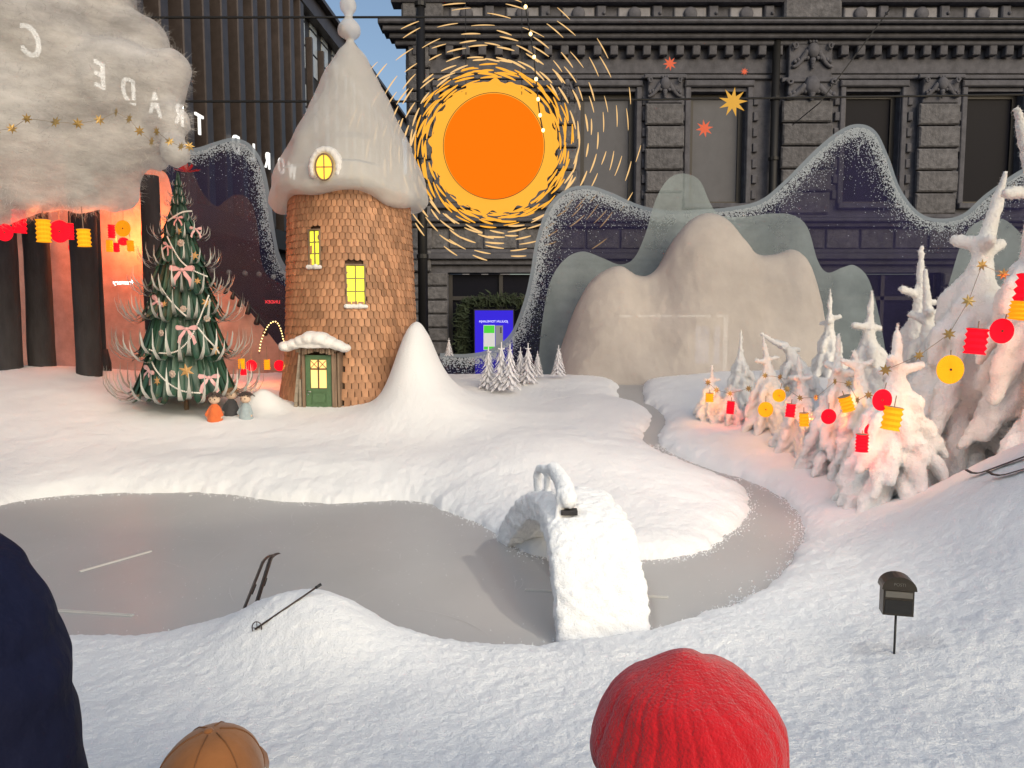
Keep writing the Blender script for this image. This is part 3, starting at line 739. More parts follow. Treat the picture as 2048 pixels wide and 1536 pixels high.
def bow(px, py, s, label, rz=0):
    q, a = on_tree(px, py, .045); e = empty('bow', q, a * .8, label, 'bow', 'pink satin bows on the dark green tree'); e.rotation_euler.y = rz
    for sd in (-1, 1):
        pts = [(0, 0, 0), (sd * .5, -.1, .34), (sd * 1.0, -.12, .42), (sd * 1.12, -.1, .12), (sd * .95, -.06, -.12), (sd * .45, -.04, -.06), (0, 0, 0)]
        vs = []; fs = []
        for x, y, z in smooth_curve(pts, 4): vs += [(x * s, (y - .16) * s, z * s), (x * s, (y + .16) * s, z * s * .96)]
        fs = [(2 * i, 2 * i + 1, 2 * i + 3, 2 * i + 2) for i in range(len(vs) // 2 - 1)]
        # filled loop
        lo = [(x * s, -.22 * s - .04 * s * math.sin(k_), z * s) for k_, (x, y, z) in enumerate(pts[:-1])]
        nb = len(vs); vs += lo; fs.append(tuple(nb + k_ for k_ in range(6)))
        o = mesh('loop', vs, fs, MAT['pink'], True); link('loop', o, e)
        tl = [(0, -.1, 0), (sd * .18, -.22, -.5), (sd * .55, -.2, -1.0), (sd * .72, -.15, -1.75), (sd * 1.02, -.12, -1.45), (sd * .85, -.2, -.8), (sd * .3, -.15, -.1)]
        link('tail', mesh('tail', [(x * s, y * s, z * s) for x, y, z in tl], [(0, 1, 6), (1, 5, 6), (1, 2, 5), (2, 4, 5), (2, 3, 4)], MAT['pink']), e)
    MB().ball((0, -.12 * s, 0), .2 * s, 10, 6).ob('knot', MAT['pink'], e, True)
bow(365, 540, .068, 'large pale pink bow high on the middle of the dark green tree')
bow(374, 658, .058, 'pale pink bow on the tree just below the yellow sign reflection')
bow(418, 755, .058, 'pale pink bow on the lowest right part of the dark green tree')
bow(316, 604, .052, 'pink bow turned sideways on the left edge of the tree at mid height', .6)
bow(299, 742, .050, 'pink bow on the lowest left edge of the dark green tree', .4)
bow(391, 458, .034, 'small pink bow on the right near the top of the dark green tree')
bow(356, 436, .030, 'small pink bow on the left near the top of the dark green tree')
bow(336, 492, .034, 'small pink bow on the left edge of the tree in its upper third', .5)
def star_me(nm, n, r, ri, th, mat):
    pts = [(r_ * math.sin(math.pi * k / n), r_ * math.cos(math.pi * k / n)) for k in range(2 * n) for r_ in [(r if k % 2 == 0 else ri)]]
    m = MB(); N = len(pts)
    vs = [(x, 0, z) for x, z in pts] + [(0, -th, 0), (0, th, 0)]
    fs = [(k, (k + 1) % N, N) for k in range(N)] + [((k + 1) % N, k, N + 1) for k in range(N)]
    return mesh(nm, vs, fs, mat)
STAR6 = star_me('star', 7, 1, .45, .08, MAT['gold']); 
MAT['woodstar'] = M_('wooden_star', (.50, .28, .10), .6, noise=(15, .8))
S6w = star_me('star', 6, 1, .42, .14, MAT['woodstar'])
for px, py, r, lab in [(373, 742, .050, 'largest wooden star at the bottom front of the dark green tree'), (314, 762, .032, 'wooden star at the lower left of the dark green tree'), (389, 511, .030, 'wooden star above the right end of the large pink bow'),
                       (357, 462, .026, 'small wooden star near the top left of the dark green tree'), (413, 605, .034, 'wooden star on the right side of the tree under the yellow sign'), (328, 608, .024, 'wooden star beside the sideways pink bow on the tree left'),
                       (430, 700, .032, 'wooden star at the right of the tree above the second lowest curl row'), (395, 562, .024, 'small wooden star right below the large pink bow')]:
    q, a = on_tree(px, py, .05); o = link('star_ornament', S6w, None, q, (rnd.uniform(-.2, .2), rnd.uniform(-.3, .3), a * .7), r)
    tag(o, lab, 'star ornament', 'wooden stars on the dark green tree')
MAT['paperfl'] = M_('paper_flower', (.46, .36, .30), .7, noise=(30, .7))
m = MB()
for k in range(7): m.ball((.6 * math.cos(k * .9), -.1, .6 * math.sin(k * .9)), .42, 8, 5, (1, .4, 1))
m.ball((0, -.3, 0), .4, 8, 5)
FLM = m.me('paper_flower', MAT['paperfl'], True)
for px, py, r, lab in [(345, 748, .024, 'pale paper flower left of the largest wooden star'), (323, 666, .022, 'pale paper flower at the left middle of the dark green tree'), (362, 486, .024, 'pale paper flower high up on the dark green tree'), (367, 618, .022, 'pale paper flower in the centre of the dark green tree'), (414, 637, .022, 'pale paper flower on the right middle of the dark green tree')]:
    q, a = on_tree(px, py, .05); tag(link('flower_ornament', FLM, None, q, (0, 0, a * .7), r), lab, 'flower ornament', 'paper flowers on the dark green tree')
def beads(pts, label):
    c = smooth_curve(pts, 10); m = MB(); last = None
    for px, py in c:
        q, a = on_tree(px, py, .055)
        if last is not None:
            d = (q - last).length; k = max(1, int(d / .011))
            for j in range(k):
                p = last.lerp(q, (j + 1) / k); m.ball(p, .0058, 6, 4)
        last = q
    tag(m.ob('bead_chain', MAT['bead'], None, True), label, 'bead chain', 'white bead chains on the dark green tree')
beads([(384, 422), (366, 424), (350, 432), (336, 442)], 'short white bead chain round the top of the dark green tree')
beads([(334, 472), (345, 495), (362, 522), (385, 540), (414, 553)], 'white bead chain draped above and right of the large pink bow')
beads([(322, 575), (338, 598), (358, 620), (372, 632)], 'white bead chain running down the left side to the tree centre')
beads([(418, 590), (408, 615), (396, 645), (378, 680), (352, 703), (320, 706), (296, 698)], 'longest white bead chain crossing the tree from right to lower left')
beads([(396, 655), (412, 675), (428, 692), (438, 706)], 'white bead chain hanging on the lower right of the dark green tree')
beads([(300, 715), (312, 740), (335, 765), (365, 782), (400, 786)], 'white bead chain curving along the lowest left of the dark green tree')

# ---------------------------------------------------------------- fleece cloud, dark trunks, fabric backdrop at left
m = MB(); CY = 4.35; pc = CY / F
for px, py, r, yo in [(60, 120, 150, 0), (-80, 60, 190, .1), (160, 70, 110, .1), (130, 220, 130, 0), (10, 260, 150, -.1), (230, 190, 110, 0), (255, 100, 80, .1), (300, 180, 72, 0), (330, 155, 48, 0), (340, 245, 46, -.05), (352, 305, 34, -.1),
                      (295, 280, 60, 0), (200, 290, 100, 0), (-60, 320, 130, -.1), (80, 350, 70, -.1), (160, 365, 62, -.05), (220, 382, 48, 0), (250, 390, 38, .05), (20, 370, 60, -.1), (-120, 380, 80, 0), (318, 325, 26, 0), (180, -20, 90, .1), (90, -60, 150, .1)]:
    q = at(px, py, CY + yo * 1.5); m.ball(q, r * pc, 20, 14, (1, .9, 1))
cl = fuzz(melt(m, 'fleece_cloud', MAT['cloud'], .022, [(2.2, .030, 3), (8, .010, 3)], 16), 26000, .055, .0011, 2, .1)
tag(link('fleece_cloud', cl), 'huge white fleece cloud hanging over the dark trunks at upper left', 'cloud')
def trunk(px0, px1, pyt, pyb, Y, label):
    a = at(px0, 600, Y).x; b = at(px1, 600, Y).x; c = (a + b) / 2; r = (b - a) / 2
    zb = at(1024, pyb, Y).z - .1; ztp = at(1024, pyt, Y).z
    e = empty('dark_trunk', (c, Y, zb), 0, label, 'tree trunk', 'dark trunks under the fleece cloud')
    vs = []; fs = []; n = 22; mm = 26
    for i in range(mm + 1):
        z = (ztp - zb) * i / mm
        for k in range(n):
            A = 2 * math.pi * k / n; vs.append((math.cos(A) * r, math.sin(A) * r, z))
    V_ = np.array(vs); nz = fbm(V_ * np.array([1, 1, .15]) + px0, 16, 3, 3); V_[:, :2] *= (1 + .07 * nz)[:, None]
    fs = [(i * n + k, i * n + (k + 1) % n, (i + 1) * n + (k + 1) % n, (i + 1) * n + k) for i in range(mm) for k in range(n)]
    link('bark', mesh('bark', V_, fs, MAT['bark'], True), e)
    for k in range(3):
        A = -1.9 + k * 1.2
        m = MB(); m.tube([(math.cos(A) * r * .7, math.sin(A) * r * .7, .22), (math.cos(A) * r * 1.1, math.sin(A) * r * 1.1, .11), (math.cos(A) * r * 1.6, math.sin(A) * r * 1.6, .04)], [.02, .03, .015], 8).ob('root', MAT['bark'], e, True)
trunk(-16, 36, 300, 782, 5.4, 'dark trunk cut by the left picture edge below the fleece cloud')
trunk(54, 103, 300, 774, 5.6, 'second dark trunk from the left below the fleece cloud')
trunk(148, 196, 300, 792, 5.5, 'third dark trunk from the left behind the yellow paper lantern')
trunk(192, 207, 380, 730, 5.75, 'thin dark trunk touching the right side of the third trunk')
trunk(290, 326, 352, 790, 5.7, 'dark trunk directly behind the left side of the decorated tree')

def sheet(name, outline, Y, bottom, mat, label, cat, thick=.012, wave=0, kind=None, group=None):
    """upright cut sheet whose top edge follows outline (px, py)"""
    c = smooth_curve(outline, 8); bot = bottom
    e = empty(name, (0, Y, 0), 0, label, cat, group)
    vs = []; n = len(c)
    K = 14
    for k in range(K + 1):
        for (px, py) in c:
            q = at(px, py, Y); z = q.z + (bot - q.z) * k / K
            wv = wave * math.sin(q.x * 9 + 1.3 * math.sin(q.x * 3) + .25 * z) if wave else 0
            vs.append((q.x, wv, z))
    fs = [(k * n + i, k * n + i + 1, (k + 1) * n + i + 1, (k + 1) * n + i) for k in range(K) for i in range(n - 1)]
    me = mesh('sheet', vs, fs, mat, True); o = link('sheet', me, e)
    if thick:
        so_ = o.modifiers.new('t', 'SOLIDIFY'); so_.thickness = thick; so_.offset = 0
    return e, c
MAT['fabric'] = M_('backdrop_fleece', (.52, .33, .27), .95, noise=(5, .75), bump=[(7, .5, .03), (160, .6, .003)], sheen=.2, spec=.05, alpha=.90)  # slightly sheer so the mirrored sign shows through as a reflection would
sheet('backdrop_fabric', [(-200, 250), (0, 300), (120, 330), (230, 350), (320, 340), (345, 380), (352, 480), (362, 560), (400, 560), (450, 575), (490, 610), (530, 660), (565, 700), (620, 720)], 6.35, .7, MAT['fabric'],
      'rosy fleece backdrop hanging behind the dark trunks and the decorated tree', 'backdrop', 0, .03)
MAT['sheet_rose'] = M_('rose_gauze', (.115, .075, .07), .9, noise=(6, .85), alpha=.42, spec=.1)
MAT['sheet_navy'] = M_('navy_gauze', (.022, .020, .065), .9, noise=(2, .7), alpha=.66, spec=.1)
MAT['sheet_teal'] = M_('teal_gauze', (.33, .40, .41), .9, noise=(2.5, .75), alpha=.5, spec=.1)
MAT['rim'] = M_('pale_rim_paint', (.30, .36, .42), .9, alpha=.70, spec=.1)
MAT['dots'] = M_('stipple_paint', (.36, .41, .46), .9)
sheet('painted_hill', [(360, 330), (385, 345), (405, 385), (432, 412), (450, 402), (470, 390), (492, 394), (508, 420), (517, 470), (522, 520), (535, 552), (560, 566), (580, 590), (592, 640), (600, 700)], 6.9, .8, MAT['sheet_rose'],
      'brownish rose translucent hill sheet between the decorated tree and the tower', 'hill panel', 0, 0, None, 'translucent hill panels')
def speckled(outline, Y, label, seed, width=30, dens=1.0, flip=1):
    e, c = sheet('painted_hill', outline, Y, .8, MAT['sheet_navy'], label, 'hill panel', 0, 0, None, 'translucent hill panels')
    # pale rim band and stippled dots following the edge
    P = np.array(c); T = np.gradient(P, axis=0); L = np.linalg.norm(T, axis=1, keepdims=True) + 1e-9; Nn = np.stack([-T[:, 1], T[:, 0]], 1) / L * flip
    rs2 = np.random.RandomState(seed)
    vs = []; m = len(P)
    for i in range(m):
        wv = 11 + 4 * math.sin(i * .31 + seed)
        a = at(P[i, 0], P[i, 1], Y - .006); b = at(P[i, 0] + Nn[i, 0] * wv, P[i, 1] + Nn[i, 1] * wv, Y - .006)
        vs += [(a.x, -.006, a.z), (b.x, -.006, b.z)]
    link('rim_band', mesh('rim_band', vs, [(2 * i, 2 * i + 1, 2 * i + 3, 2 * i + 2) for i in range(m - 1)], MAT['rim']), e)
    arc = np.concatenate([[0], np.cumsum(np.linalg.norm(np.diff(P, axis=0), axis=1))])
    cnt = int(arc[-1] * 7 * dens); mb = MB()
    for q in range(cnt):
        s = rs2.rand() * arc[-1]; i = min(int(np.searchsorted(arc, s)), m - 1)
        d = 8 + rs2.exponential(width * .5); r = rs2.uniform(.35, 1.25) * (1.2 if d < 26 else .8)
        f0 = rs2.rand(); i2 = min(i + 1, m - 1); bx_ = P[i] * (1 - f0) + P[i2] * f0; nx_ = Nn[i] * (1 - f0) + Nn[i2] * f0
        q_ = at(bx_[0] + nx_[0] * d, bx_[1] + nx_[1] * d, Y); r *= Y / F; zy = -.009 - rs2.rand() * .003
        mb.add([(q_.x + r * math.cos(a), zy, q_.z + r * math.sin(a)) for a in (0, 1.05, 2.1, 3.14, 4.2, 5.2)], [(0, 1, 2, 3, 4, 5)])
    o = mb.ob('stipple', MAT['dots'], e); o['kind'] = 'stuff'
speckled([(330, 300), (390, 296), (430, 284), (465, 276), (500, 288), (525, 325), (540, 390), (548, 450), (560, 510), (585, 548), (620, 570), (660, 600)], 7.5, 'dark navy hill sheet with speckled edge between cloud and tower', 5, 24, .9)
speckled([(880, 706), (930, 708), (980, 698), (1020, 668), (1045, 610), (1060, 550), (1072, 480), (1095, 415), (1130, 380), (1175, 371), (1220, 384), (1280, 410), (1340, 421), (1400, 419), (1460, 414), (1520, 400), (1570, 360), (1630, 300), (1680, 260), (1718, 248),
          (1752, 263), (1778, 315), (1800, 375), (1835, 422), (1875, 437), (1925, 428), (1975, 385), (2060, 330), (2200, 280)], 7.9, 'largest navy hill sheet with white speckled edge right of the glowing sun', 9, 30, 1.5)
sheet('painted_hill', [(1075, 740), (1085, 640), (1100, 565), (1128, 520), (1165, 503), (1205, 516), (1240, 529), (1268, 516), (1290, 470), (1312, 398), (1338, 357), (1370, 347), (1400, 362), (1420, 405), (1440, 430), (1490, 433), (1540, 427), (1585, 430), (1615, 455),
                       (1635, 520), (1655, 545), (1685, 535), (1710, 531), (1738, 560), (1760, 640), (1775, 730)], 7.45, .8, MAT['sheet_teal'], 'translucent blue grey hill sheet behind the beige snow mountain', 'hill panel', 0, 0, None, 'translucent hill panels')
sheet('painted_hill', [(1840, 720), (1880, 640), (1900, 560), (1930, 470), (1965, 440), (2010, 440), (2060, 480), (2150, 520)], 7.3, .8, MAT['sheet_teal'], 'translucent grey hill sheet behind the tallest right snow tree', 'hill panel', 0, 0, None, 'translucent hill panels')

# the rounded beige snow mountain
prof = smooth_curve([(1075, 790), (1100, 755), (1122, 700), (1150, 620), (1180, 565), (1215, 538), (1245, 532), (1275, 549), (1300, 549), (1325, 525), (1350, 480), (1382, 440), (1420, 424), (1458, 436), (1490, 475), (1518, 507), (1555, 507), (1588, 498), (1615, 518), (1635, 590), (1650, 690), (1690, 800)], 8)
MY = 6.9; n = len(prof); K = 46; vs = []
for k in range(K + 1):
    t = k / K
    for (px, py) in prof:
        q = at(px, py, MY); zb = .85
        d = (q.z - zb) * t
        vs.append((q.x, MY + .05 - .40 * math.sqrt(min(1, d / .9)) * min(1, (q.z - zb) / .5) - .18 * t, q.z - d * 1.0 - .05 * (1 if t == 1 else 0)))
V_ = np.array(vs)
sm = V_.reshape(K + 1, n, 3)
for _ in range(6):
    sm[1:, 1:-1, 1] = .5 * sm[1:, 1:-1, 1] + .25 * (sm[1:, :-2, 1] + sm[1:, 2:, 1])
V_ = sm.reshape(-1, 3); V_[:, 1] += .028 * fbm(V_, 2.6, 3, 4) + .006 * fbm(V_, 26, 2, 6)
back = V_.copy()[:n]; 
vs = np.concatenate([V_, [(p[0], MY + .25, p[2] - .03) for p in V_[:n]], [(p[0], MY + .30, .8) for p in V_[:n]]])
fs = [(k * n + i, k * n + i + 1, (k + 1) * n + i + 1, (k + 1) * n + i) for k in range(K) for i in range(n - 1)]
b0 = (K + 1) * n
fs += [(i, b0 + i, b0 + i + 1, i + 1) for i in range(n - 1)] + [(b0 + i, b0 + n + i, b0 + n + i + 1, b0 + i + 1) for i in range(n - 1)]
MAT['hill'] = M_('beige_fleece', (.56, .51, .47), .95, noise=(1.6, .86), bump=[(40, .5, .008), (200, .6, .003)], spec=.05, alpha=.76)  # see-through share imitates street lights reflected over the hills
tag(link('snow_hills', mesh('snow_hills', vs, fs, MAT['hill'], True)), kind='structure')

# ---------------------------------------------------------------- the glowing sun
SY = 8.3; ps = SY / F
s0 = at(988, 294, SY)
sun_ = empty('glowing_sun', s0, 0, 'large glowing orange sun disc with yellow ring and dashed rays', 'sun lightbox')
m = MB(); N = 96
vs = [(97 * ps * math.cos(a), -.03, 100 * ps * math.sin(a)) for a in np.linspace(0, 2 * math.pi, N + 1)[:-1]] + [(97 * ps * math.cos(a), .0, 100 * ps * math.sin(a)) for a in np.linspace(0, 2 * math.pi, N + 1)[:-1]]
MB().add(vs, [tuple(range(N))] + [(k, k + N, (k + 1) % N + N, (k + 1) % N) for k in range(N)]).ob('disc', MAT['sun_orange'], sun_)
vs = [(98.6 * ps * math.cos(a), -.034, 101.6 * ps * math.sin(a)) for a in np.linspace(0, 2 * math.pi, N + 1)]
MB().tube(vs, .0035, 5, False).ob('disc_edge', MAT['core'], sun_)
vs = []
for a in np.linspace(0, 2 * math.pi, 240, endpoint=False):
    r = 124 + 3 * math.sin(17 * a) + 2.5 * math.sin(29 * a + 1)
    vs.append((r * ps * math.cos(a), 0.004, r * 1.02 * ps * math.sin(a)))
MB().add(vs + [(x, .02, z) for x, y, z in vs], [tuple(range(240))] + [(k, k + 240, (k + 1) % 240 + 240, (k + 1) % 240) for k in range(240)]).ob('ring', MAT['sun_yellow'], sun_)
def dash_me(r, L, wd, mat):      # arc-shaped stroke centred on (0, r)
    n = 7; vs = []; da = L / r
    for i in range(n):
        t = i / (n - 1); a = (t - .5) * da; w_ = wd * (.18 + .82 * math.sin(math.pi * (.06 + .88 * t)) ** .8) / 2
        rr = r * (1 + .022 * (t - .5))
        vs += [((rr - w_) * math.cos(a), 0, (rr - w_) * math.sin(a)), ((rr + w_) * math.cos(a), 0, (rr + w_) * math.sin(a))]
    fs = [(2 * i, 2 * i + 1, 2 * i + 3, 2 * i + 2) for i in range(n - 1)]
    return vs, fs
rn = random.Random(4); dashes = []
rr = 121
ring_i = 0
while rr < 285:
    circ = 2 * math.pi * rr
    if rr < 150: L, gap, wd = 38, 3, 4.0
    elif rr < 168: L, gap, wd = 34, 10, 3.5
    elif rr < 195: L, gap, wd = 32, 22, 3.3
    elif rr < 230: L, gap, wd = 34, 34, 2.8
    else: L, gap, wd = 40, 62, 2.2
    cnt = int(circ / (L + gap)); off = rn.uniform(0, 6)
    for k in range(cnt):
        a = off + 2 * math.pi * k / cnt + rn.uniform(-.03, .03)
        r_ = rr + rn.uniform(-3, 3)
        if rn.random() < .06: continue
        if rr > 225 and math.sin(a) < -.75 : continue
        dashes.append((a, r_, L * rn.uniform(.75, 1.15), wd * rn.uniform(.8, 1.2), ring_i % 2))
    rr += 5.5 if rr < 162 else 10 if rr < 200 else 13 if rr < 230 else 17
    ring_i += 1
cache = {}; st = MB(); dashes_s = sorted(dashes, key=lambda d: -d[2] * d[3])
for i, (a, r_, L, wd, q) in enumerate(dashes_s):
    vs, fs = dash_me(r_ * ps, L * ps, wd * ps, None)
    Mx = Matrix.Translation((0, -.004 - .0007 * (i % 11), 0)) @ Matrix.Rotation(-a, 4, 'Y') @ Matrix.Translation((r_ * ps, 0, 0)) @ Matrix.Rotation((.11 if q else -.08) * (1 if r_ < 165 else .5), 4, 'Y') @ Matrix.Translation((-r_ * ps, 0, 0))
    mt = 'sun_yellow' if r_ < 158 else 'sun_ray'
    if i < 300:
        key = (round(r_ / 10), round(L / 6), round(wd * 1.5), mt)
        if key not in cache: cache[key] = mesh('ray_stroke', vs, fs, MAT[mt])
        o = link('ray_stroke', cache[key], sun_); o.matrix_local = Mx
    else: st.add(vs, fs, Mx)
o = st.ob('ray_strokes_far', MAT['sun_ray'], sun_); o.name = 'fine_stroke'; o['kind'] = 'stuff'
MB().tube([(-.30, 0, .55), (-.30, 0, 4.2)], .004, 6).tube([(.30, 0, .55), (.30, 0, 4.2)], .004, 6).ob('hanging_wire', MAT['wire'], sun_)

for px, py, r, mt, lab in [(1340, 127, 13.5, 'star_or', 'orange eight-pointed paper star hanging highest above the snow hills'), (1489, 143, 7.5, 'star_or', 'tiniest orange star hanging at upper right of the sun'),
                           (1466, 204, 28, 'star_ye', 'largest yellow eight-pointed star in the dark sky'), (1409, 257, 17, 'star_or', 'orange star hanging below the largest yellow star')]:
    e = tag(link('hanging_star', star_me('star', 9 if r > 20 else 8, r * ps, r * ps * .42, .006, MAT[mt]), None, at(px, py, 8.1), (0, rn.uniform(-.2, .2), 0)), lab, 'star', 'paper stars in the sky')

# ---------------------------------------------------------------- paper lanterns
def box_lant_me(mat, folds):
    prof = []
    for k in range(folds * 2 + 1):
        prof.append((.50 if k % 2 == 0 else .40, -.75 + 1.5 * k / (folds * 2)))
    return MB().lathe(prof, 14).me('paper_shade', mat)
def fan_me(mat):
    n = 72; vs = [(0, -.10, 0)]; fs = []
    for ri, (r, d) in enumerate([(.12, .09), (.5, .085), (.95, .06), (1.0, .02), (.95, -.04), (.3, -.05)]):
        for k in range(n):
            a = 2 * math.pi * k / n; z = d + (.035 if k % 2 else -.0) * (1 if ri in (1, 2, 3) else .3)
            vs.append((r * math.cos(a), -z, r * math.sin(a)))
    fs += [(0, 1 + k, 1 + (k + 1) % n) for k in range(n)]
    for q in range(5): fs += [(1 + q * n + k, 1 + (q + 1) * n + k, 1 + (q + 1) * n + (k + 1) % n, 1 + q * n + (k + 1) % n) for k in range(n)]
    fs.append(tuple(1 + 5 * n + k for k in range(n)))
    return mesh('paper_shade', vs, fs, mat)
BL = {(c, f): box_lant_me(MAT['lant_' + c], f) for c in ('red', 'yel') for f in (4, 5)}
FN = {c: fan_me(MAT['lant_' + c]) for c in ('red', 'yel')}
HUB = MB().tube([(0, -.13, 0), (0, -.08, 0)], .09, 10).me('hub', MAT['core'])
RIM = MB().lathe([(.43, .74), (.43, .79), (.36, .79)], 14).me('end_ring', MAT['string'])
def lantern(kind, c, px, py, w_, h_, Y, label, grp, tilt=0, strl=30, yaw=0):
    q = at(px, py, Y); s = Y / F
    e = empty('paper_lantern', q, yaw, label, 'lantern', grp); e.rotation_euler = (0, tilt, yaw)
    if kind == 'box':
        o = link('paper_shade', BL[(c, 5 if h_ > w_ * 1.3 else 4)], e, None, None, (w_ * s, w_ * s, h_ * s / 1.5))
        link('end_ring', RIM, e, None, None, (w_ * s, w_ * s, h_ * s / 1.5)); top = h_ * s / 2
    else:
        link('paper_shade', FN[c], e, None, None, (w_ * s / 2, w_ * s / 2, h_ * s / 2)); top = h_ * s / 2
        link('hub', HUB, e, None, None, w_ * s / 2)
    if True:
        l = bpy.data.lights.new('lantern_lamp', 'POINT'); l.energy = (4 if Y > 4.8 else 1.0) if 'cloud' in grp else ((.16 if w_ > 40 else .38) if c == 'red' else .5); l.color = (1, .10, .06) if c == 'red' else (1, .38, .05)
        l.specular_factor = 0
        if 'cloud' in grp: l.color = (1, .20, .05); l.shadow_soft_size = .03
        lo_ = bpy.data.objects.new('lantern_lamp', l); C.objects.link(lo_); lo_.parent = e; lo_.location = (0, (w_ * s * .62 if kind == 'box' else .025) + (.06 if 'cloud' in grp and Y > 4.8 else .05 if 'cloud' in grp else 0), h_ * s * .75 if 'cloud' in grp else 0)
    MB().tube([(0, 0, top), (0, 0, top + strl * s)], .0022, 5).ob('string', MAT['string'], e)
    return e
GL = 'paper lanterns hanging under the fleece cloud'
for a in [('fan', 'red', 10, 465, 34, 34, 4.2, 'red round fan lantern cut by the left picture edge', 45), ('box', 'red', 38, 443, 27, 44, 4.3, 'largest red accordion lantern, leftmost box lantern under the cloud', 40),
          ('box', 'yel', 87, 462, 28, 43, 4.2, 'larger yellow accordion lantern left of the red fan lantern', 40), ('fan', 'red', 120, 463, 43, 44, 4.3, 'large red pleated fan lantern between the two yellow box lanterns', 35),
          ('box', 'red', 141, 463, 13, 31, 4.6, 'narrow red accordion lantern half behind the large red fan', 35), ('box', 'yel', 168, 476, 26, 33, 4.2, 'yellow accordion lantern in front of the third trunk', 45),
          ('fan', 'red', 148, 495, 22, 24, 5.95, 'small red fan lantern left behind the third trunk', 30), ('box', 'red', 223, 463, 14, 25, 6.0, 'small red accordion lantern left of the yellow fan', 45),
          ('fan', 'yel', 246, 457, 31, 32, 5.95, 'single yellow round fan lantern under the cloud', 40), ('fan', 'red', 247, 483, 22, 16, 6.1, 'small red fan lantern below the yellow round fan', 20),
          ('box', 'yel', 219, 492, 14, 22, 6.0, 'small yellow accordion lantern below left of the yellow fan', 18), ('box', 'yel', 261, 492, 14, 20, 5.95, 'small yellow accordion lantern below right of the yellow fan', 30),
          ('box', 'red', 233, 495, 12, 17, 6.1, 'smallest red accordion lantern between the two small yellow ones', 20), ('fan', 'red', 290, 467, 16, 21, 6.0, 'red fan lantern partly hidden by the trunk behind the tree', 40)]:
    lantern(a[0], a[1], a[2], a[3], a[4], a[5], a[6], a[7], GL, rn.uniform(-.05, .05), a[8])
GT = 'paper lanterns between the decorated tree and the tower'
for a in [('box', 'yel', 483, 727, 14, 20, 5.6, 'small yellow box lantern nearest the tree on its right side'), ('fan', 'red', 503, 731, 22, 22, 5.7, 'small red fan lantern between two yellow ones left of the tower'), ('box', 'yel', 534, 729, 13, 20, 5.6, 'small yellow box lantern left of the tower canopy'),
          ('fan', 'red', 559, 731, 22, 22, 5.6, 'small red fan lantern next to the tower wall'), ('box', 'red', 487, 744, 13, 12, 5.7, 'tiny red box lantern under the small yellow lantern by the tree')]:
    lantern(*a, GT, 0, 26)

# ---------------------------------------------------------------- white fleece trees
def fleece_tree_me(H, W, seed, tip=1.0, lean=0.0, arms=3):
    r = random.Random(seed); m = MB()
    ln = lambda z: lean * W * (z / H) ** 2 * 2
    pts = [(0, .05), (.18, .17), (.36, .19), (.52, .16), (.64, .11), (.72, .065), (.78, .055)]
    zs = [p[0] * H for p in pts]; rad = [p[1] * W * 1.05 for p in pts]
    m.tube([(ln(z), 0, z) for z in np.array(zs) + .0], rad, 16)
    # legs / trunk
    capsule(m, (0, 0, -.06 * H), .055 * W, (0, 0, .22 * H), .075 * W)
    # finger tip
    t0 = .74 * H; capsule(m, (ln(t0), 0, t0), .060 * W, (ln(H) + r.uniform(-.03, .03) * W, 0, H * (.97 if tip else .86)), .022 * W * (1 if tip else 1.4))
    for k in range(arms):
        a = k * 2 * math.pi / arms + r.uniform(-.4, .4) + (0.15 if arms == 2 else 0); z = H * r.uniform(.735, .775)
        capsule(m, (ln(z), 0, z), .050 * W, (ln(z) + math.cos(a) * W * r.uniform(.15, .23), math.sin(a) * W * .18, z + H * r.uniform(-.01, .04)), .038 * W)
    for z, r0, r1, n, rr_, dp in [(.64, .04, .19, 5, .050, .13), (.55, .07, .27, 6, .056, .15), (.46, .10, .34, 7, .060, .16), (.37, .13, .40, 7, .064, .17), (.28, .14, .46, 8, .062, .18), (.20, .15, .48, 8, .058, .15)]:
        off = r.uniform(0, 6)
        for k in range(n):
            a = off + 2 * math.pi * k / n + r.uniform(-.25, .25); zz = (z + r.uniform(-.03, .03)) * H; q = r.uniform(.85, 1.15)
            p0 = Vector((ln(zz) + math.cos(a) * r0 * W, math.sin(a) * r0 * W, zz)); p1 = Vector((ln(zz) + math.cos(a) * r1 * W * q, math.sin(a) * r1 * W * q, zz - dp * H * r.uniform(.8, 1.2)))
            pm = p0.lerp(p1, .55) + Vector((math.cos(a), math.sin(a), .35)) * .045 * W
            capsule(m, p0, rr_ * W * 1.15, pm, rr_ * W * 1.1, 12); capsule(m, pm, rr_ * W * 1.1, p1, rr_ * W * .62, 12)
    return melt(m, 'fleece_tree', MAT['fleece'], max(.0085, W * .020), [(14, .005, 2), (60, .0042, 2), (120, .0034, 1)], 1)
GF = 'white fleece trees on the right slope'
def ftree(pxc, py_top, py_base, Y, wpx, seed, label, tip=1, lean=0, arms=3):
    X_ = at(pxc, (py_top + py_base) / 2, Y).x; zb = at(1024, py_base, Y).z; H = at(1024, py_top, Y).z - zb
    W_ = wpx * Y / F
    o = link('fleece_tree', fuzz(fleece_tree_me(H, W_, seed, tip, lean, arms), int(5000 + 26000 * W_), .011, .0013, seed), None, (X_, Y, zb), (0, 0, 0))
    tag(o, label, 'fleece tree', GF)
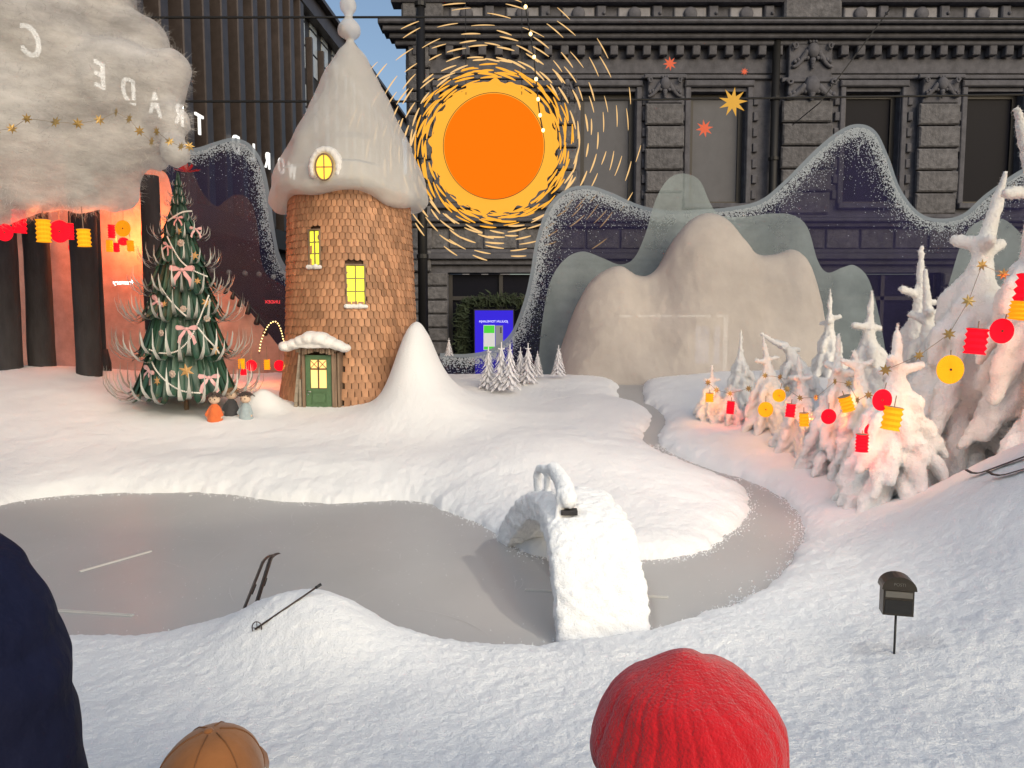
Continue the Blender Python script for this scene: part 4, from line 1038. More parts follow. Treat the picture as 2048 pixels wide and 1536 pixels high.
for a in [(2118, 195, 960, 3.15, 300, 1, 'giant white fleece tree rising past the right picture edge', 1, -.16, 2),
          (1925, 325, 1000, 3.55, 300, 2, 'tall white fleece tree with finger-like tip second from the right edge', 1, .10, 3),
          (1790, 636, 1045, 3.25, 240, 3, 'front white fleece tree carrying the large red fan and yellow box lantern', 1, 0, 3),
          (1829, 480, 960, 4.3, 175, 4, 'slim white fleece tree with a long straight tip behind the front one', 1, .02, 2),
          (1868, 528, 960, 4.1, 175, 5, 'white fleece tree with short leaning tip between two taller ones', 1, -.08, 3),
          (1735, 572, 900, 4.8, 165, 6, 'white fleece tree with cross-shaped top behind the front tree', 1, 0, 2),
          (1657, 570, 850, 5.7, 110, 7, 'thin farther fleece tree standing tall against the grey hill sheet', 1, 0, 3),
          (1632, 634, 880, 5.2, 130, 8, 'fleece tree bending left with an antler-like top', 0, -.42, 3),
          (1672, 662, 975, 3.9, 165, 9, 'white fleece tree with red round lantern and stars left of the front one', 1, 0, 3),
          (1604, 702, 940, 4.2, 125, 10, 'small white fleece tree with red box lantern and yellow box lantern', 1, -.04, 3),
          (1543, 668, 890, 4.6, 120, 11, 'white fleece tree lit orange by two round yellow lanterns', 1, -.08, 2),
          (1480, 655, 850, 5.2, 90, 12, 'narrow pointed fleece tree without lantern at the left of the grove', 1, 0, 0),
          (1423, 728, 858, 4.9, 80, 13, 'leftmost short fleece tree with glowing yellow box lantern', 1, 0, 2),
          (1462, 752, 868, 4.8, 85, 14, 'short round-armed fleece tree with small red box lantern', 0, 0, 3),
          (1735, 655, 990, 3.7, 150, 15, 'white fleece tree squeezed behind the front tree on its left side', 0, -.12, 2),
          (1955, 600, 1010, 3.9, 240, 16, 'wide drooping fleece tree under the tall one at right', 0, .05, 2)]:
    ftree(*a)
GR = 'paper lanterns among the white fleece trees'
for a in [('box', 'yel', 1419, 795, 17, 17, 4.72, 'small yellow box lantern on the leftmost short fleece tree', 0, 8), ('box', 'red', 1461, 815, 17, 25, 4.6, 'small red box lantern on the short round-armed tree', .08, 8),
          ('fan', 'yel', 1558, 791, 27, 26, 4.3, 'upper one of two yellow round lanterns on the left grove', .2, 12), ('fan', 'yel', 1531, 819, 31, 31, 4.25, 'lower one of two yellow round lanterns on the left grove', 0, 12),
          ('box', 'red', 1581, 821, 20, 26, 4.0, 'red box lantern beside the lower yellow box lantern', .1, 10), ('box', 'yel', 1608, 839, 20, 26, 3.95, 'yellow box lantern hanging right of the red box lantern', -.05, 12),
          ('fan', 'red', 1657, 833, 31, 31, 3.62, 'plain red round lantern in the middle of the grove', 0, 12), ('box', 'yel', 1693, 807, 27, 30, 3.62, 'tilted yellow box lantern above right of the red round one', -.35, 12),
          ('fan', 'red', 1764, 800, 40, 44, 2.95, 'large red fan lantern on the front fleece tree', .2, 14), ('box', 'yel', 1784, 837, 38, 46, 2.93, 'large yellow box lantern on the front fleece tree', .15, 24),
          ('fan', 'red', 1743, 862, 30, 32, 3.2, 'red fan lantern half behind the front fleece tree', 0, 8), ('box', 'red', 1724, 886, 26, 35, 3.1, 'lowest red box lantern at the left of the front fleece tree', 0, 8),
          ('box', 'red', 1952, 683, 42, 50, 2.9, 'big red accordion lantern in front of the tall right tree', .1, 16), ('fan', 'yel', 1900, 739, 56, 58, 2.9, 'big yellow fan lantern, largest round one at right', 0, 10),
          ('fan', 'red', 2003, 662, 50, 50, 2.85, 'big red round lantern right of the red accordion lantern', .25, 10), ('box', 'yel', 2044, 622, 48, 34, 2.8, 'big yellow accordion lantern cut by the right picture edge', .15, 10),
          ('box', 'red', 2062, 582, 60, 62, 2.85, 'topmost big red accordion lantern at the right picture edge', .12, 20)]:
    lantern(*a[:8], GR, a[8], a[9])

# ---------------------------------------------------------------- gold star garlands
def garland(pts, Y, label, r0=10):
    g = empty('star_garland', at(pts[0][0], pts[0][1], Y), 0, label, 'star garland')
    base = g.location.copy(); c = []
    P3 = [at(px, py, Y + dy) - base for px, py, dy in pts]
    MB().tube(P3, .0012, 4).ob('thread', MAT['string'], g)
    for i, p in enumerate(P3):
        o = link('star', STAR6, g, p, (rn.uniform(-.3, .3), rn.uniform(-.4, .4), rn.uniform(-.9, .9)), r0 * Y / F * rn.uniform(.95, 1.15))
garland([(-12, 262, 0), (24, 257, 0), (54, 237, 0), (111, 244, 0), (156, 247, 0), (199, 240, 0), (232, 224, 0), (258, 238, 0), (279, 262, 0), (303, 283, 0), (313, 263, 0), (339, 283, .05), (362, 293, .05), (379, 293, .1)], 3.55, 'gold star garland strung across the front of the white fleece cloud', 11)
garland([(2007, 548, .1), (1964, 530, 0), (1937, 602, 0), (1898, 668, 0), (1838, 711, 0), (1771, 740, .1)], 2.85, 'gold star garland winding down the tallest right fleece trees', 13)
garland([(1737, 790, -.1), (1715, 800, 0), (1697, 767, .1), (1670, 763, 0), (1632, 795, .2), (1600, 796, .3), (1574, 778, .55), (1560, 754, .6), (1530, 751, .8)], 3.5, 'gold star garland across the middle fleece trees', 9)
garland([(1497, 777, .1), (1460, 787, 0), (1433, 780, 0), (1416, 765, 0)], 4.5, 'short gold star garland on the leftmost short fleece trees', 7)

# ---------------------------------------------------------------- small cut card trees in the middle
def card_tree_me(seed):
    r = random.Random(seed); m = MB()
    m.tube([(0, 0, 0), (0, 0, .55), (0, 0, 1)], [.03, .022, .012], 6)
    for i in range(10):
        z = .08 + i * .075; rad = .24 * (1 - i / 12.5); n = 7 if i < 6 else 5
        for k in range(n):
            a = 2 * math.pi * k / n + i * .5 + r.uniform(-.15, .15); c, s = math.cos(a), math.sin(a); w_ = .045 - .002 * i
            z1 = z + .085; z2 = z - .05 * r.uniform(.6, 1.4)
            P = [(c * .02 - s * w_ * .5, s * .02 + c * w_ * .5, z1), (c * .02 + s * w_ * .5, s * .02 - c * w_ * .5, z1), (c * rad + s * w_ * .8, s * rad - c * w_ * .8, z2), (c * (rad + .03), s * (rad + .03), z2 - .03), (c * rad - s * w_ * .8, s * rad + c * w_ * .8, z2)]
            Q = [(x, y, zz - .014) for x, y, zz in P]
            m.add(P + Q, [(0, 1, 2, 3, 4), (9, 8, 7, 6, 5), (0, 5, 6, 1), (1, 6, 7, 2), (2, 7, 8, 3), (3, 8, 9, 4), (4, 9, 5, 0)])
    for k in range(3):
        a = k * 2.09 + r.uniform(0, 1); m.tube([(0, 0, .84), (math.cos(a) * .07, math.sin(a) * .07, .87)], [.02, .012], 5)
    return m.me('card_tree', MAT['card'])
CT = [card_tree_me(i) for i in range(3)]
for i, (px, pt, pb, Y, lab) in enumerate([(977, 692, 776, 5.7, 'leftmost of the clustered small white card trees before the blue screen'), (1003, 684, 780, 5.6, 'tallest front small white card tree before the blue screen'), (1020, 688, 778, 5.55, 'front small white card tree right of the tallest one'),
                                          (1041, 694, 764, 5.9, 'small white card tree tucked behind the middle of the cluster'), (1056, 686, 766, 5.85, 'rightmost of the clustered small white card trees'), (1075, 702, 752, 6.1, 'lone little white card tree just right of the cluster'),
                                          (1117, 690, 750, 6.1, 'small white card tree at the foot of the beige snow mountain'), (898, 676, 712, 6.2, 'tiny white card tree peeking behind the snow mound by the tower')]):
    zb = at(1024, pb, Y).z; H = at(1024, pt, Y).z - zb
    tag(link('card_tree', CT[i % 3], None, (at(px, pb, Y).x, Y, zb), (0, 0, i * 1.1), H), lab, 'card tree', 'small white card trees in the middle distance')

# ---------------------------------------------------------------- rag dolls by the tree
MAT['skin'] = M_('doll_cloth', (.62, .45, .33), .8, noise=(20, .9)); MAT['dhair'] = M_('dark_doll_hair', (.07, .05, .045), .8); MAT['bhair'] = M_('brown_doll_hair', (.22, .12, .06), .8); MAT['eye'] = M_('bead_eye', (.01, .01, .01), .2)
def doll(px, pyb, Y, hpx, col, hair, label, yaw=0):
    s = hpx * Y / F; q = at(px, pyb, Y)
    e = empty('rag_doll', (q.x, q.y, ground(q.x, q.y) - .004), yaw, label, 'doll')
    mt = M_('robe', col, .85, noise=(40, .85), sheen=.2)
    m = MB(); m.lathe([(.20 * s, 0), (.24 * s, .06 * s), (.20 * s, .30 * s), (.13 * s, .50 * s), (.09 * s, .60 * s)], 18)
    for sd in (-1, 1): capsule(m, (sd * .12 * s, 0, .50 * s), .055 * s, (sd * .23 * s, -.05 * s, .27 * s), .065 * s)
    link('robe', melt(m, 'robe', mt, .006, [(30, .0015, 2)], 2), e)
    h = MB(); h.ball((0, 0, .74 * s), .165 * s, 18, 12, (1.05, .95, .92)); h.ball((0, -.16 * s, .71 * s), .025 * s, 8, 6); h.ob('head', MAT['skin'], e, True)
    for sd in (-1, 1):
        MB().ball((sd * .068 * s, -.150 * s, .745 * s), .020 * s, 8, 6).ob('eye', MAT['eye'], e, True)
        MB().ball((sd * .225 * s, -.055 * s, .20 * s), .035 * s, 8, 6, (1, 1, 1.4)).ob('hand', MAT['skin'], e, True)
        MB().ball((sd * .07 * s, -.10 * s, .02 * s), .05 * s, 10, 6, (1, 1.7, .7)).ob('shoe', MAT['eye'], e, True)
    hm = MB(); r = random.Random(px)
    for k in range(130):
        a = r.uniform(0, 2 * math.pi); t = r.uniform(0, 1.15)
        d = Vector((math.sin(t) * math.cos(a), math.sin(t) * math.sin(a), math.cos(t)))
        if d.y < -.55 and d.z < .55: continue
        p0 = Vector((0, 0, .75 * s)) + d * .155 * s; p1 = p0 + d * .05 * s + Vector((d.x * .05, d.y * .05 + .0, .01)) * s; p2 = p1 + Vector((d.x * .08 + r.uniform(-.03, .03), d.y * .07, -.09 * r.random() - .02)) * s
        hm.tube([p0, p1, p2], [.020 * s, .016 * s, .003 * s], 4)
    hm.ob('hair', hair, e)
doll(431, 866, 4.72, 66, (.62, .13, .03), MAT['dhair'], 'small rag doll in an orange robe standing below the decorated tree')
doll(464, 857, 4.85, 62, (.045, .045, .05), MAT['bhair'], 'small rag doll in a black robe between the orange and grey dolls')
doll(493, 863, 4.78, 62, (.30, .36, .38), MAT['dhair'], 'small rag doll in a pale grey blue robe, nearest the tower', -.2)

# strings of little lights
def light_string(pts, Y, step, r, label, name='string_light', cable=True):
    c = [at(a, b, Y + dy) for a, b, dy in smooth_curve(pts, 10)]; base = c[0]
    g = empty(name, base, 0, label, 'string light')
    if cable: MB().tube([p - base for p in c], .0018 * Y / 5, 4).ob('cable', MAT['wire'], g)
    bm_ = MB().ball((0, 0, 0), 1, 8, 6).me('bulb', MAT['bulb'], True); acc = 0
    for i in range(1, len(c)):
        acc += (c[i] - c[i - 1]).length
        if acc > step: acc = 0; link('bulb', bm_, g, c[i] - base, None, r)
light_string([(518, 708, 0), (523, 680, 0), (536, 652, 0), (550, 643, 0), (560, 655, 0), (567, 680, 0), (573, 700, 0)], 6.0, .018, .0055, 'arch of tiny warm lights rising beside the tower canopy')
g = empty('lamp_garland', at(1050, 15, 14.), 0, 'hanging street light string with round bulbs in front of the glowing sun', 'string light')
pts = [at(1046, -60, 8.05), at(1051, 16, 8.05), at(1061, 70, 8.05), at(1068, 116, 8.05), at(1072, 160, 8.05), at(1076, 200, 8.05), at(1080, 232, 8.05), at(1086, 262, 8.05)]; base = g.location.copy(); base = pts[0].copy(); g.location = base
MB().tube([p - base for p in pts], .007, 6).ob('cable', MAT['wire'], g)
bm_ = MB().ball((0, 0, 0), .018, 12, 8, (1, 1, 1.15)).me('bulb', MAT['bulb'], True)
for p in pts[1:]: link('bulb', bm_, g, p - base - Vector((0, .03, 0)))

g = empty('drop_garland', at(420, 560, 6.2), 0, 'sloping row of dark drops imitating a reflected garland between the decorated tree and the tower', 'garland'); b_ = g.location.copy()
dpts = [(420, 562, 7), (434, 568, 8), (452, 580, 9), (466, 590, 10), (480, 604, 11), (497, 617, 13), (515, 638, 13), (532, 660, 12)]
MB().tube([at(a, b - 8, 6.2) - b_ for a, b, c in dpts], .003, 5).ob('cord', MAT['black'], g)
dm1 = MB().lathe([(.02, 1), (.16, .7), (.30, .2), (.42, -.35), (.46, -.75), (.30, -.95)], 12).me('drop', MAT['black'], True)  # solid drops stand in for silhouettes of a reflected garland
for a, b, c in dpts: link('drop', dm1, g, at(a, b, 6.2) - b_, (0, .25, 0), c * 6.2 / F)

# ---------------------------------------------------------------- the stone building across the street, built mirrored behind the display as its reflection
BY = 20.0
bxx = lambda px: at(px, 400, BY).x
bzz = lambda py: at(1024, py, BY).z
MAT['stone'] = M_('grey_granite', (.112, .114, .135), .8, noise=(5, .72), bump=[(26, .4, .01)], spec=.3)  # granite tones darkened to imitate a dim glass reflection
MAT['stoneb'] = M_('rough_granite', (.145, .145, .158), .85, noise=(7, .62), bump=[(13, .9, .03), (50, .6, .01)], vary=.12, spec=.2)
MAT['stonel'] = M_('pale_stone', (.27, .27, .30), .8, noise=(4, .8), bump=[(30, .3, .01)], vary=.08)
MAT['glassd'] = M_('dark_window_glass', (.012, .013, .02), .3, spec=.04)
MAT['blind'] = M_('grey_blind', (.10, .105, .125), .6, noise=(3, .9))
MAT['framed'] = M_('dark_window_frame', (.03, .028, .028), .5)
sb = empty('stone_building', (bxx(815), BY, 0), 0, 'ornate grey granite building with pilasters, carved capitals and tall windows', 'building')
OX = bxx(815)
X_ = lambda px: bxx(px) - OX
XE = X_(2480)
def part(nm, mat, *boxes, bev=0, par=sb, smooth=False):
    m = MB()
    for b in boxes:
        if bev: m.bbox(*b, bev)
        else: m.box(*b)
    return m.ob(nm, mat, par)
openings = [(880, 1000), (1028, 1108), (1160, 1268), (1378, 1487), (1684, 1792), (1924, 2035), (2160, 2270)]
zt_, zb_ = bzz(183), bzz(408)
xs = [X_(815)]
for a, b in openings: xs += [X_(a), X_(b)]
xs.append(XE)
for i in range(0, len(xs), 2):
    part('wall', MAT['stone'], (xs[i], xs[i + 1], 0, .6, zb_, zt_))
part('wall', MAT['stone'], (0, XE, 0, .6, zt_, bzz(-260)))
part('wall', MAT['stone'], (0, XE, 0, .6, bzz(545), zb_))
part('wall', MAT['stone'], (0, .5, .6, 14, 0, bzz(-260)))
for i, (a, b) in enumerate(openings):
    xa, xb = X_(a), X_(b); w_ = part('window', MAT['framed'], (xa, xa + .12, .25, .35, zb_, zt_), (xb - .12, xb, .25, .35, zb_, zt_), (xa + .12, xb - .12, .25, .35, zt_ - .12, zt_), (xa + .12, xb - .12, .25, .35, zb_, zb_ + .1))
    MB().box(xa + .12, xb - .12, .30, .32, zb_ + .1, zt_ - .12).ob('pane', MAT['blind'] if i in (0, 1, 2, 3) else MAT['glassd'], w_)
    part('window_sill', MAT['stone'], (xa - .15, xb + .15, -.16, 0, zb_ - .13, zb_ - .002), bev=.02)
    for sd, xe in ((-1, xa), (1, xb)):      # stepped surround and toothed trim
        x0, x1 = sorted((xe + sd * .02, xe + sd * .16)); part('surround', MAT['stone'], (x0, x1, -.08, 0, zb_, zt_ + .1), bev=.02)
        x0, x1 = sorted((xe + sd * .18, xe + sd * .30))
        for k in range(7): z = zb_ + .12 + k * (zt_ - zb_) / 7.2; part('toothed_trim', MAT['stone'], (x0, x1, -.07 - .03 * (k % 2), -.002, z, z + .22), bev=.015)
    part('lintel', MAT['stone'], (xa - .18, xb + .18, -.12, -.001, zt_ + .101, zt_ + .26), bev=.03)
BLK = {}
def pilaster(pa, pb, ptop, pbot, nb, proj=.16, name='pilaster'):
    xa, xb = X_(pa), X_(pb); z1, z0_ = bzz(ptop), bzz(pbot)
    p = part(name, MAT['stone'], (xa + .05, xb - .05, -proj + .06, -.001, z0_, z1))
    h = (z1 - z0_) / nb; w_ = xb - xa
    key = (round(w_, 2), round(h, 3))
    if key not in BLK: BLK[key] = MB().bbox(-w_ / 2, w_ / 2, -.11, .02, -h / 2 + .022, h / 2 - .022, .035).me('stone_block', MAT['stoneb'])
    for k in range(nb): link('stone_block', BLK[key], p, ((xa + xb) / 2 + (.03 if k % 2 else -.0), -proj + .03, z0_ + h * (k + .5)))
    return p
def ornament(px, py, wpx, hpx, par, y=-.3):
    """carved cartouche: scroll brackets, a boss and foliage"""
    x, z = X_(px), bzz(py); w_ = wpx * BY / F; h = hpx * BY / F; m = MB()
    m.ball((x, y, z + .12 * h), .15 * w_, 12, 8, (1, .7, 1.2))
    for sd in (-1, 1):
        cu = [(x + sd * w_ * t, y + .03, z + h * (.30 * math.cos(t * 7) - .1)) for t in np.linspace(.12, .48, 12)]
        m.tube(cu, list(np.linspace(.075 * w_, .035 * w_, 12)), 7)
        sp_ = [(x + sd * (w_ * .42 + .07 * w_ * math.cos(a) * (1 - a / 12)), y, z + .28 * h + .09 * h * math.sin(a)) for a in np.linspace(0, 8, 18)]
        m.tube(sp_, .026 * w_, 6)
        for k in range(5): m.ball((x + sd * w_ * (.12 + .075 * k), y + .02, z - h * (.12 + .03 * k) + .02 * (k % 2)), .05 * w_, 8, 5)
    for k in range(4): m.ball((x, y + .01, z - h * (.2 + .08 * k)), w_ * (.075 - .012 * k), 8, 6)
    for k in range(3): m.ball((x + (k - 1) * .07 * w_, y + .02, z + .42 * h), .04 * w_, 8, 5)
    return m.ob('carving', MAT['stone'], par, True)
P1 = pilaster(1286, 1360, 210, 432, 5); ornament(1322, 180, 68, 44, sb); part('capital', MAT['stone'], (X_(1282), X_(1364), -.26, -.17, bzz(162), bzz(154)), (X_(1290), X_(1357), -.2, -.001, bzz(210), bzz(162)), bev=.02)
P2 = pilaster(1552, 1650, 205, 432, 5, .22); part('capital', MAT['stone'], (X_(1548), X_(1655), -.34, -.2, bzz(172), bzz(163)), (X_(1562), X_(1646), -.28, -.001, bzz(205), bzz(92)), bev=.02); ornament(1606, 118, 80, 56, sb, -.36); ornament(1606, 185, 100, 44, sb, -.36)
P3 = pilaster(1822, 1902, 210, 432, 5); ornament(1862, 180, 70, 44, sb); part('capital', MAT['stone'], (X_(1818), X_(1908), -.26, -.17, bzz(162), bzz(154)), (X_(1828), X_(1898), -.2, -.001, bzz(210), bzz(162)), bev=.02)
P4 = pilaster(2062, 2138, 210, 432, 5); P0 = pilaster(1112, 1150, 210, 432, 5); ornament(1131, 178, 40, 44, sb)
pilaster(819, 862, 95, 545, 10, .14)
pilaster(1004, 1024, 210, 432, 5, .1)
# entablature, dentils, cornice, panelled frieze
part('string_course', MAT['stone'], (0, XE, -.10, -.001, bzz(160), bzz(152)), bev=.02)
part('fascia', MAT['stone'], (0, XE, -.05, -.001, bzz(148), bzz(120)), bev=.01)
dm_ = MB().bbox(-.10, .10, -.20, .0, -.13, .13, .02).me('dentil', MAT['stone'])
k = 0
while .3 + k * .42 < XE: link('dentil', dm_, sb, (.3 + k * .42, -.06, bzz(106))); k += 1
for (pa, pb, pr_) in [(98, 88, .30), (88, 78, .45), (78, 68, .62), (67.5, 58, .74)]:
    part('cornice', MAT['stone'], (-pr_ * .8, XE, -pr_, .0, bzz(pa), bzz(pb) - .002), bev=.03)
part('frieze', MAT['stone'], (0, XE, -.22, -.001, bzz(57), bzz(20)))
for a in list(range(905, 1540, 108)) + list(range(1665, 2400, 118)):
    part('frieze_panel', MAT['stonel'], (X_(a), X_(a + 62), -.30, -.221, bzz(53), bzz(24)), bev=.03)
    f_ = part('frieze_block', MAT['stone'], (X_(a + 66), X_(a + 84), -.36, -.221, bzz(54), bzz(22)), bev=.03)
    for q in range(5): 
        A = q * 1.257; MB().ball((X_(a + 75) + .07 * math.cos(A), -.37, bzz(38) + .09 * math.sin(A)), .045, 7, 5).ob('rosette', MAT['stone'], f_, True) if q == 0 else None
    m = MB(); m.lathe([(.17, 0), (.17, .05), (.12, .08), (.05, .10)], 18)
    M90 = Matrix.Translation((X_(a + 31), -.30, bzz(38))) @ Matrix.Rotation(math.pi / 2, 4, 'X')
    MB().add(m.v, m.f, M90).ob('roundel', MAT['stone'], sb, True)
part('upper_ledge', MAT['stone'], (-.3, XE, -.5, 0, bzz(19), bzz(8)), bev=.04)
for a in range(930, 2400, 226):
    u = part('window', MAT['framed'], (X_(a), X_(a + 110), -.03, -.002, bzz(6), bzz(-190))); MB().box(X_(a) + .1, X_(a + 110) - .1, -.035, -.031, bzz(2), bzz(-185)).ob('pane', MAT['glassd'], u)
    part('pilaster', MAT['stonel'], (X_(a + 130), X_(a + 205), -.2, -.001, bzz(6), bzz(-240)), bev=.05)
part('corner_pier', MAT['stoneb'], (-.05, X_(892), -.42, -.001, bzz(57), bzz(-240)), bev=.05)
part('big_pier', MAT['stoneb'], (X_(1545), X_(1655), -.5, -.23, bzz(57), bzz(-240)), bev=.05)
# lower floor: courses, mouldings, shop openings
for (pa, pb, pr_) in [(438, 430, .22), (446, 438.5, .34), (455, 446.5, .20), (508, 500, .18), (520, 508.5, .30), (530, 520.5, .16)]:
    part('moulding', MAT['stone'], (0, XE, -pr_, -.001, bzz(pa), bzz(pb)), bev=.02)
k = 0
while .2 + k * .9 < XE: part('apron_panel', MAT['stoneb'], (.2 + k * .9, .2 + k * .9 + .84, -.06, -.001, bzz(497), bzz(459)), bev=.02); k += 1
lows = [(895, 1108), (1205, 1470), (1670, 1890), (1960, 2200)]
xs = [X_(815)]
for a, b in lows: xs += [X_(a), X_(b)]
xs.append(XE)
cs = MB()
for i in range(0, len(xs), 2):
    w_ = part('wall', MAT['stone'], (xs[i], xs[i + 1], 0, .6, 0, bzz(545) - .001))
    nk = 7; hh = (bzz(545) - .3) / nk
    for k in range(nk):
        L = xs[i + 1] - xs[i]; nn = max(1, int(L / 1.3))
        for q in range(nn):
            MB().bbox(xs[i] + L * q / nn + .02, xs[i] + L * (q + 1) / nn - .02, -.10, -.001, .3 + hh * k + .02, .3 + hh * (k + 1) - .02, .03).ob('stone_block', MAT['stoneb'], w_)
for a, b in lows:
    xa, xb = X_(a), X_(b)
    s_ = part('shopfront', MAT['framed'], (xa, xa + .1, .2, .4, 0.12, bzz(548)), (xb - .1, xb, .2, .4, .12, bzz(548)), ((xa + xb) / 2 - .05, (xa + xb) / 2 + .05, .2, .4, .12, bzz(548)), (xa + .1, xb - .1, .2, .4, bzz(600), bzz(592)))
    MB().box(xa + .1, xb - .1, .28, .3, .12, bzz(548)).ob('pane', MAT['glassd'], s_)
MAT['tube_light'] = M_('shop_tube_light', (.8, .8, .8), .4, emit=(1, .95, .85), es=9)
MAT['win_blue'] = M_('shop_screen_blue', (.3, .4, .8), .4, emit=(.45, .6, 1), es=5)
for a, b in [(1243, 1268), (1281, 1348), (1360, 1428), (1441, 1463)]: part('ceiling_light', MAT['tube_light'], (X_(a), X_(b), .05, .12, bzz(634), bzz(630)))
part('ceiling_light', MAT['tube_light'], (X_(1456), X_(1463), .05, .12, bzz(755), bzz(636)))
part('shop_screen', MAT['win_blue'], (X_(1399), X_(1425), .05, .12, bzz(727), bzz(653))); part('shop_screen', MAT['win_blue'], (X_(1437), X_(1447), .05, .12, bzz(727), bzz(653)))
# dark pipe and post
t = empty('downpipe', (bxx(1538), BY - .25, 0), 0, 'dark vertical downpipe on the stone facade left of the large pilaster', 'downpipe'); MB().tube([(0, 0, 0), (0, 0, bzz(70))], .10, 10).ob('pipe', MAT['wire'], t, True)
for k in range(6): MB().tube([(0, 0, 1.2 + k * 1.5), (0, 0, 1.28 + k * 1.5)], .13, 10).ob('pipe_clamp', MAT['wire'], t)
t = empty('lamp_post', (bxx(855) , BY - 1.2, .12), 0, 'thick black pole standing in front of the stone building corner', 'pole')
MB().tube([(0, 0, 0), (0, 0, bzz(60))], [.13, .11], 14).ob('pole', MAT['black'], t, True); MB().lathe([(.2, 0), (.2, .8), (.15, .9), (.15, 1.2)], 14).ob('base', MAT['black'], t, True); MB().tube([(0, 0, bzz(62)), (0, 0, bzz(54))], .14, 12).ob('cap', MAT['black'], t)
for z in (3., 5.4): MB().tube([(0, 0, z), (0, 0, z + .1)], .15, 12).ob('band', MAT['black'], t)
# blue advertising screen (seen in mirror writing, as in the shop glass)
MAT['scr_blue'] = M_('screen_blue', (.02, .01, .3), .3, emit=(.028, .018, .50), es=1.0); MAT['scr_white'] = M_('screen_white', (.6, .6, .7), .3, emit=(.62, .62, .82), es=1)
MAT['scr_green'] = M_('screen_green', (.05, .4, .03), .3, emit=(.05, .40, .04), es=.9); MAT['scr_grey'] = M_('screen_grey', (.2, .2, .2), .3, emit=(.10, .10, .12), es=1); MAT['scr_light'] = M_('screen_light', (.4, .4, .4), .3, emit=(.36, .36, .36), es=1)
ad = empty('advertising_screen', (bxx(988), BY - .8, 0.12), 0, 'blue lit advertising screen with a phone picture and mirrored Finnish text', 'screen')
AY = BY - .8; az = lambda py: at(1024, py, AY).z - .12; ax_ = lambda px: at(px, 690, AY).x - bxx(988)
MB().box(ax_(948), ax_(1028), .02, .25, 0, az(618)).ob('housing', MAT['black'], ad)
MB().box(ax_(950), ax_(1026), -.0, .019, az(762), az(621)).ob('display', MAT['scr_blue'], ad)
MB().bbox(ax_(967), ax_(990), -.02, -.002, az(700), az(650), .005).ob('picture', MAT['scr_light'], ad)
MB().box(ax_(968), ax_(989), -.024, -.021, az(666), az(651)).ob('picture', MAT['scr_green'], ad)
MB().box(ax_(968), ax_(989), -.024, -.021, az(699), az(693)).ob('picture', MAT['scr_green'], ad)
MB().bbox(ax_(991), ax_(1006), -.02, -.002, az(700), az(651), .005).ob('picture', MAT['scr_grey'], ad)
for k in range(3): MB().ball(((ax_(1002)), -.025, az(656 + 4 * k)), .022, 8, 6).ob('lens', MAT['black'], ad)
def sign(txt, w_target, mat, par, cx, cy, cz, plane='front', depth=.01, name='lettering'):
    vs, fs = text_mesh(txt, 1, .02); xs_ = [v[0] for v in vs]; k = w_target / (max(xs_) - min(xs_))
    V_ = []
    for x, y, z in vs:
        if plane == 'front': V_.append((cx - x * k, cy - z * k, cz + y * k))
        else: V_.append((cx - x * k, cy - z * k, cz + y * k))
    return link(name, mesh(name, V_, [f[::-1] for f in fs], mat), par)
sign('JOULUN TOIVELAHJA', ax_(1016) - ax_(958), MAT['scr_white'], ad, (ax_(958) + ax_(1016)) / 2, -.01, az(643))
sign('DNA', ax_(1008) - ax_(970), MAT['scr_white'], ad, ax_(988), -.01, az(715))
# evergreen garland round the doorway
MAT['ever'] = M_('evergreen', (.03, .045, .022), .8, vary=.4)
m = MB(); r = random.Random(3)
for q in range(2600):
    t = r.random(); 
    if t < .35: px, py = 925 + r.gauss(0, 6), 610 + (t / .35) * 150
    elif t < .65: px, py = 925 + (t - .35) / .3 * 145, 607 + r.gauss(0, 5) - 6 * math.sin((t - .35) / .3 * math.pi)
    else: px, py = 1070 + r.gauss(0, 6), 610 + (t - .65) / .35 * 150
    p = at(px, py, BY - .35 + r.gauss(0, .06)) ; d = Vector((r.gauss(0, 1), r.gauss(0, .6), r.gauss(0, 1))).normalized() * .12; n_ = d.orthogonal().normalized() * .025
    m.add([p - d, p + n_, p + d, p - n_], [(0, 1, 2, 3)])
m2 = [(x, y, z) for x, y, z in m.v]
tag(link('evergreen_garland', mesh('evergreen_garland', m2, m.f, MAT['ever'])), 'dark evergreen garland arched around the blue screen doorway', 'garland')

# ---------------------------------------------------------------- dark ribbed building along the left street, likewise a solid stand-in for its reflection
MAT['dark'] = M_('dark_facade', (.030, .027, .028), .55, noise=(1.5, .8)); MAT['fin'] = M_('bronze_fin', (.065, .052, .050), .45, noise=(2, .75), metal=.2)
MAT['winl'] = M_('painted_sky_glass', (.50, .56, .62), .25, noise=(.6, .7)); MAT['letter'] = M_('boosted_letter', (.8, .8, .78), .5, emit=(1, .97, .90), es=4)  # letter glow raised to read through the cloud like a reflection
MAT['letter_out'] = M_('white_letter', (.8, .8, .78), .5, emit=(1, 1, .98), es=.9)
rb = empty('ribbed_building', (-12, 0, 0), math.atan2(1, 76 / 1500), 'long dark ribbed building receding at left with white roof letters in mirror writing', 'building')
ZR = 17.0
MB().box(8, 62, 0, 8, 0, ZR).ob('wall', MAT['dark'], rb)
MB().box(7.9, 62.2, -.5, 0, ZR - .7, ZR + .15).box(7.9, 62.3, -.8, 8.2, ZR + .152, ZR + .35).ob('roof_edge', MAT['fin'], rb)
k = 0; fm = MB().bbox(-.26, .26, -.50, .0, 0, ZR - 6.2, .04).me('fin', MAT['fin'])
s_ = 9.0
while s_ < 36: link('fin', fm, rb, (s_, -.001, 5.4)); s_ += 1.42
fm2 = MB().bbox(-.08, .08, -.28, .0, 0, ZR - 6.2, .02).me('fin', MAT['fin'])
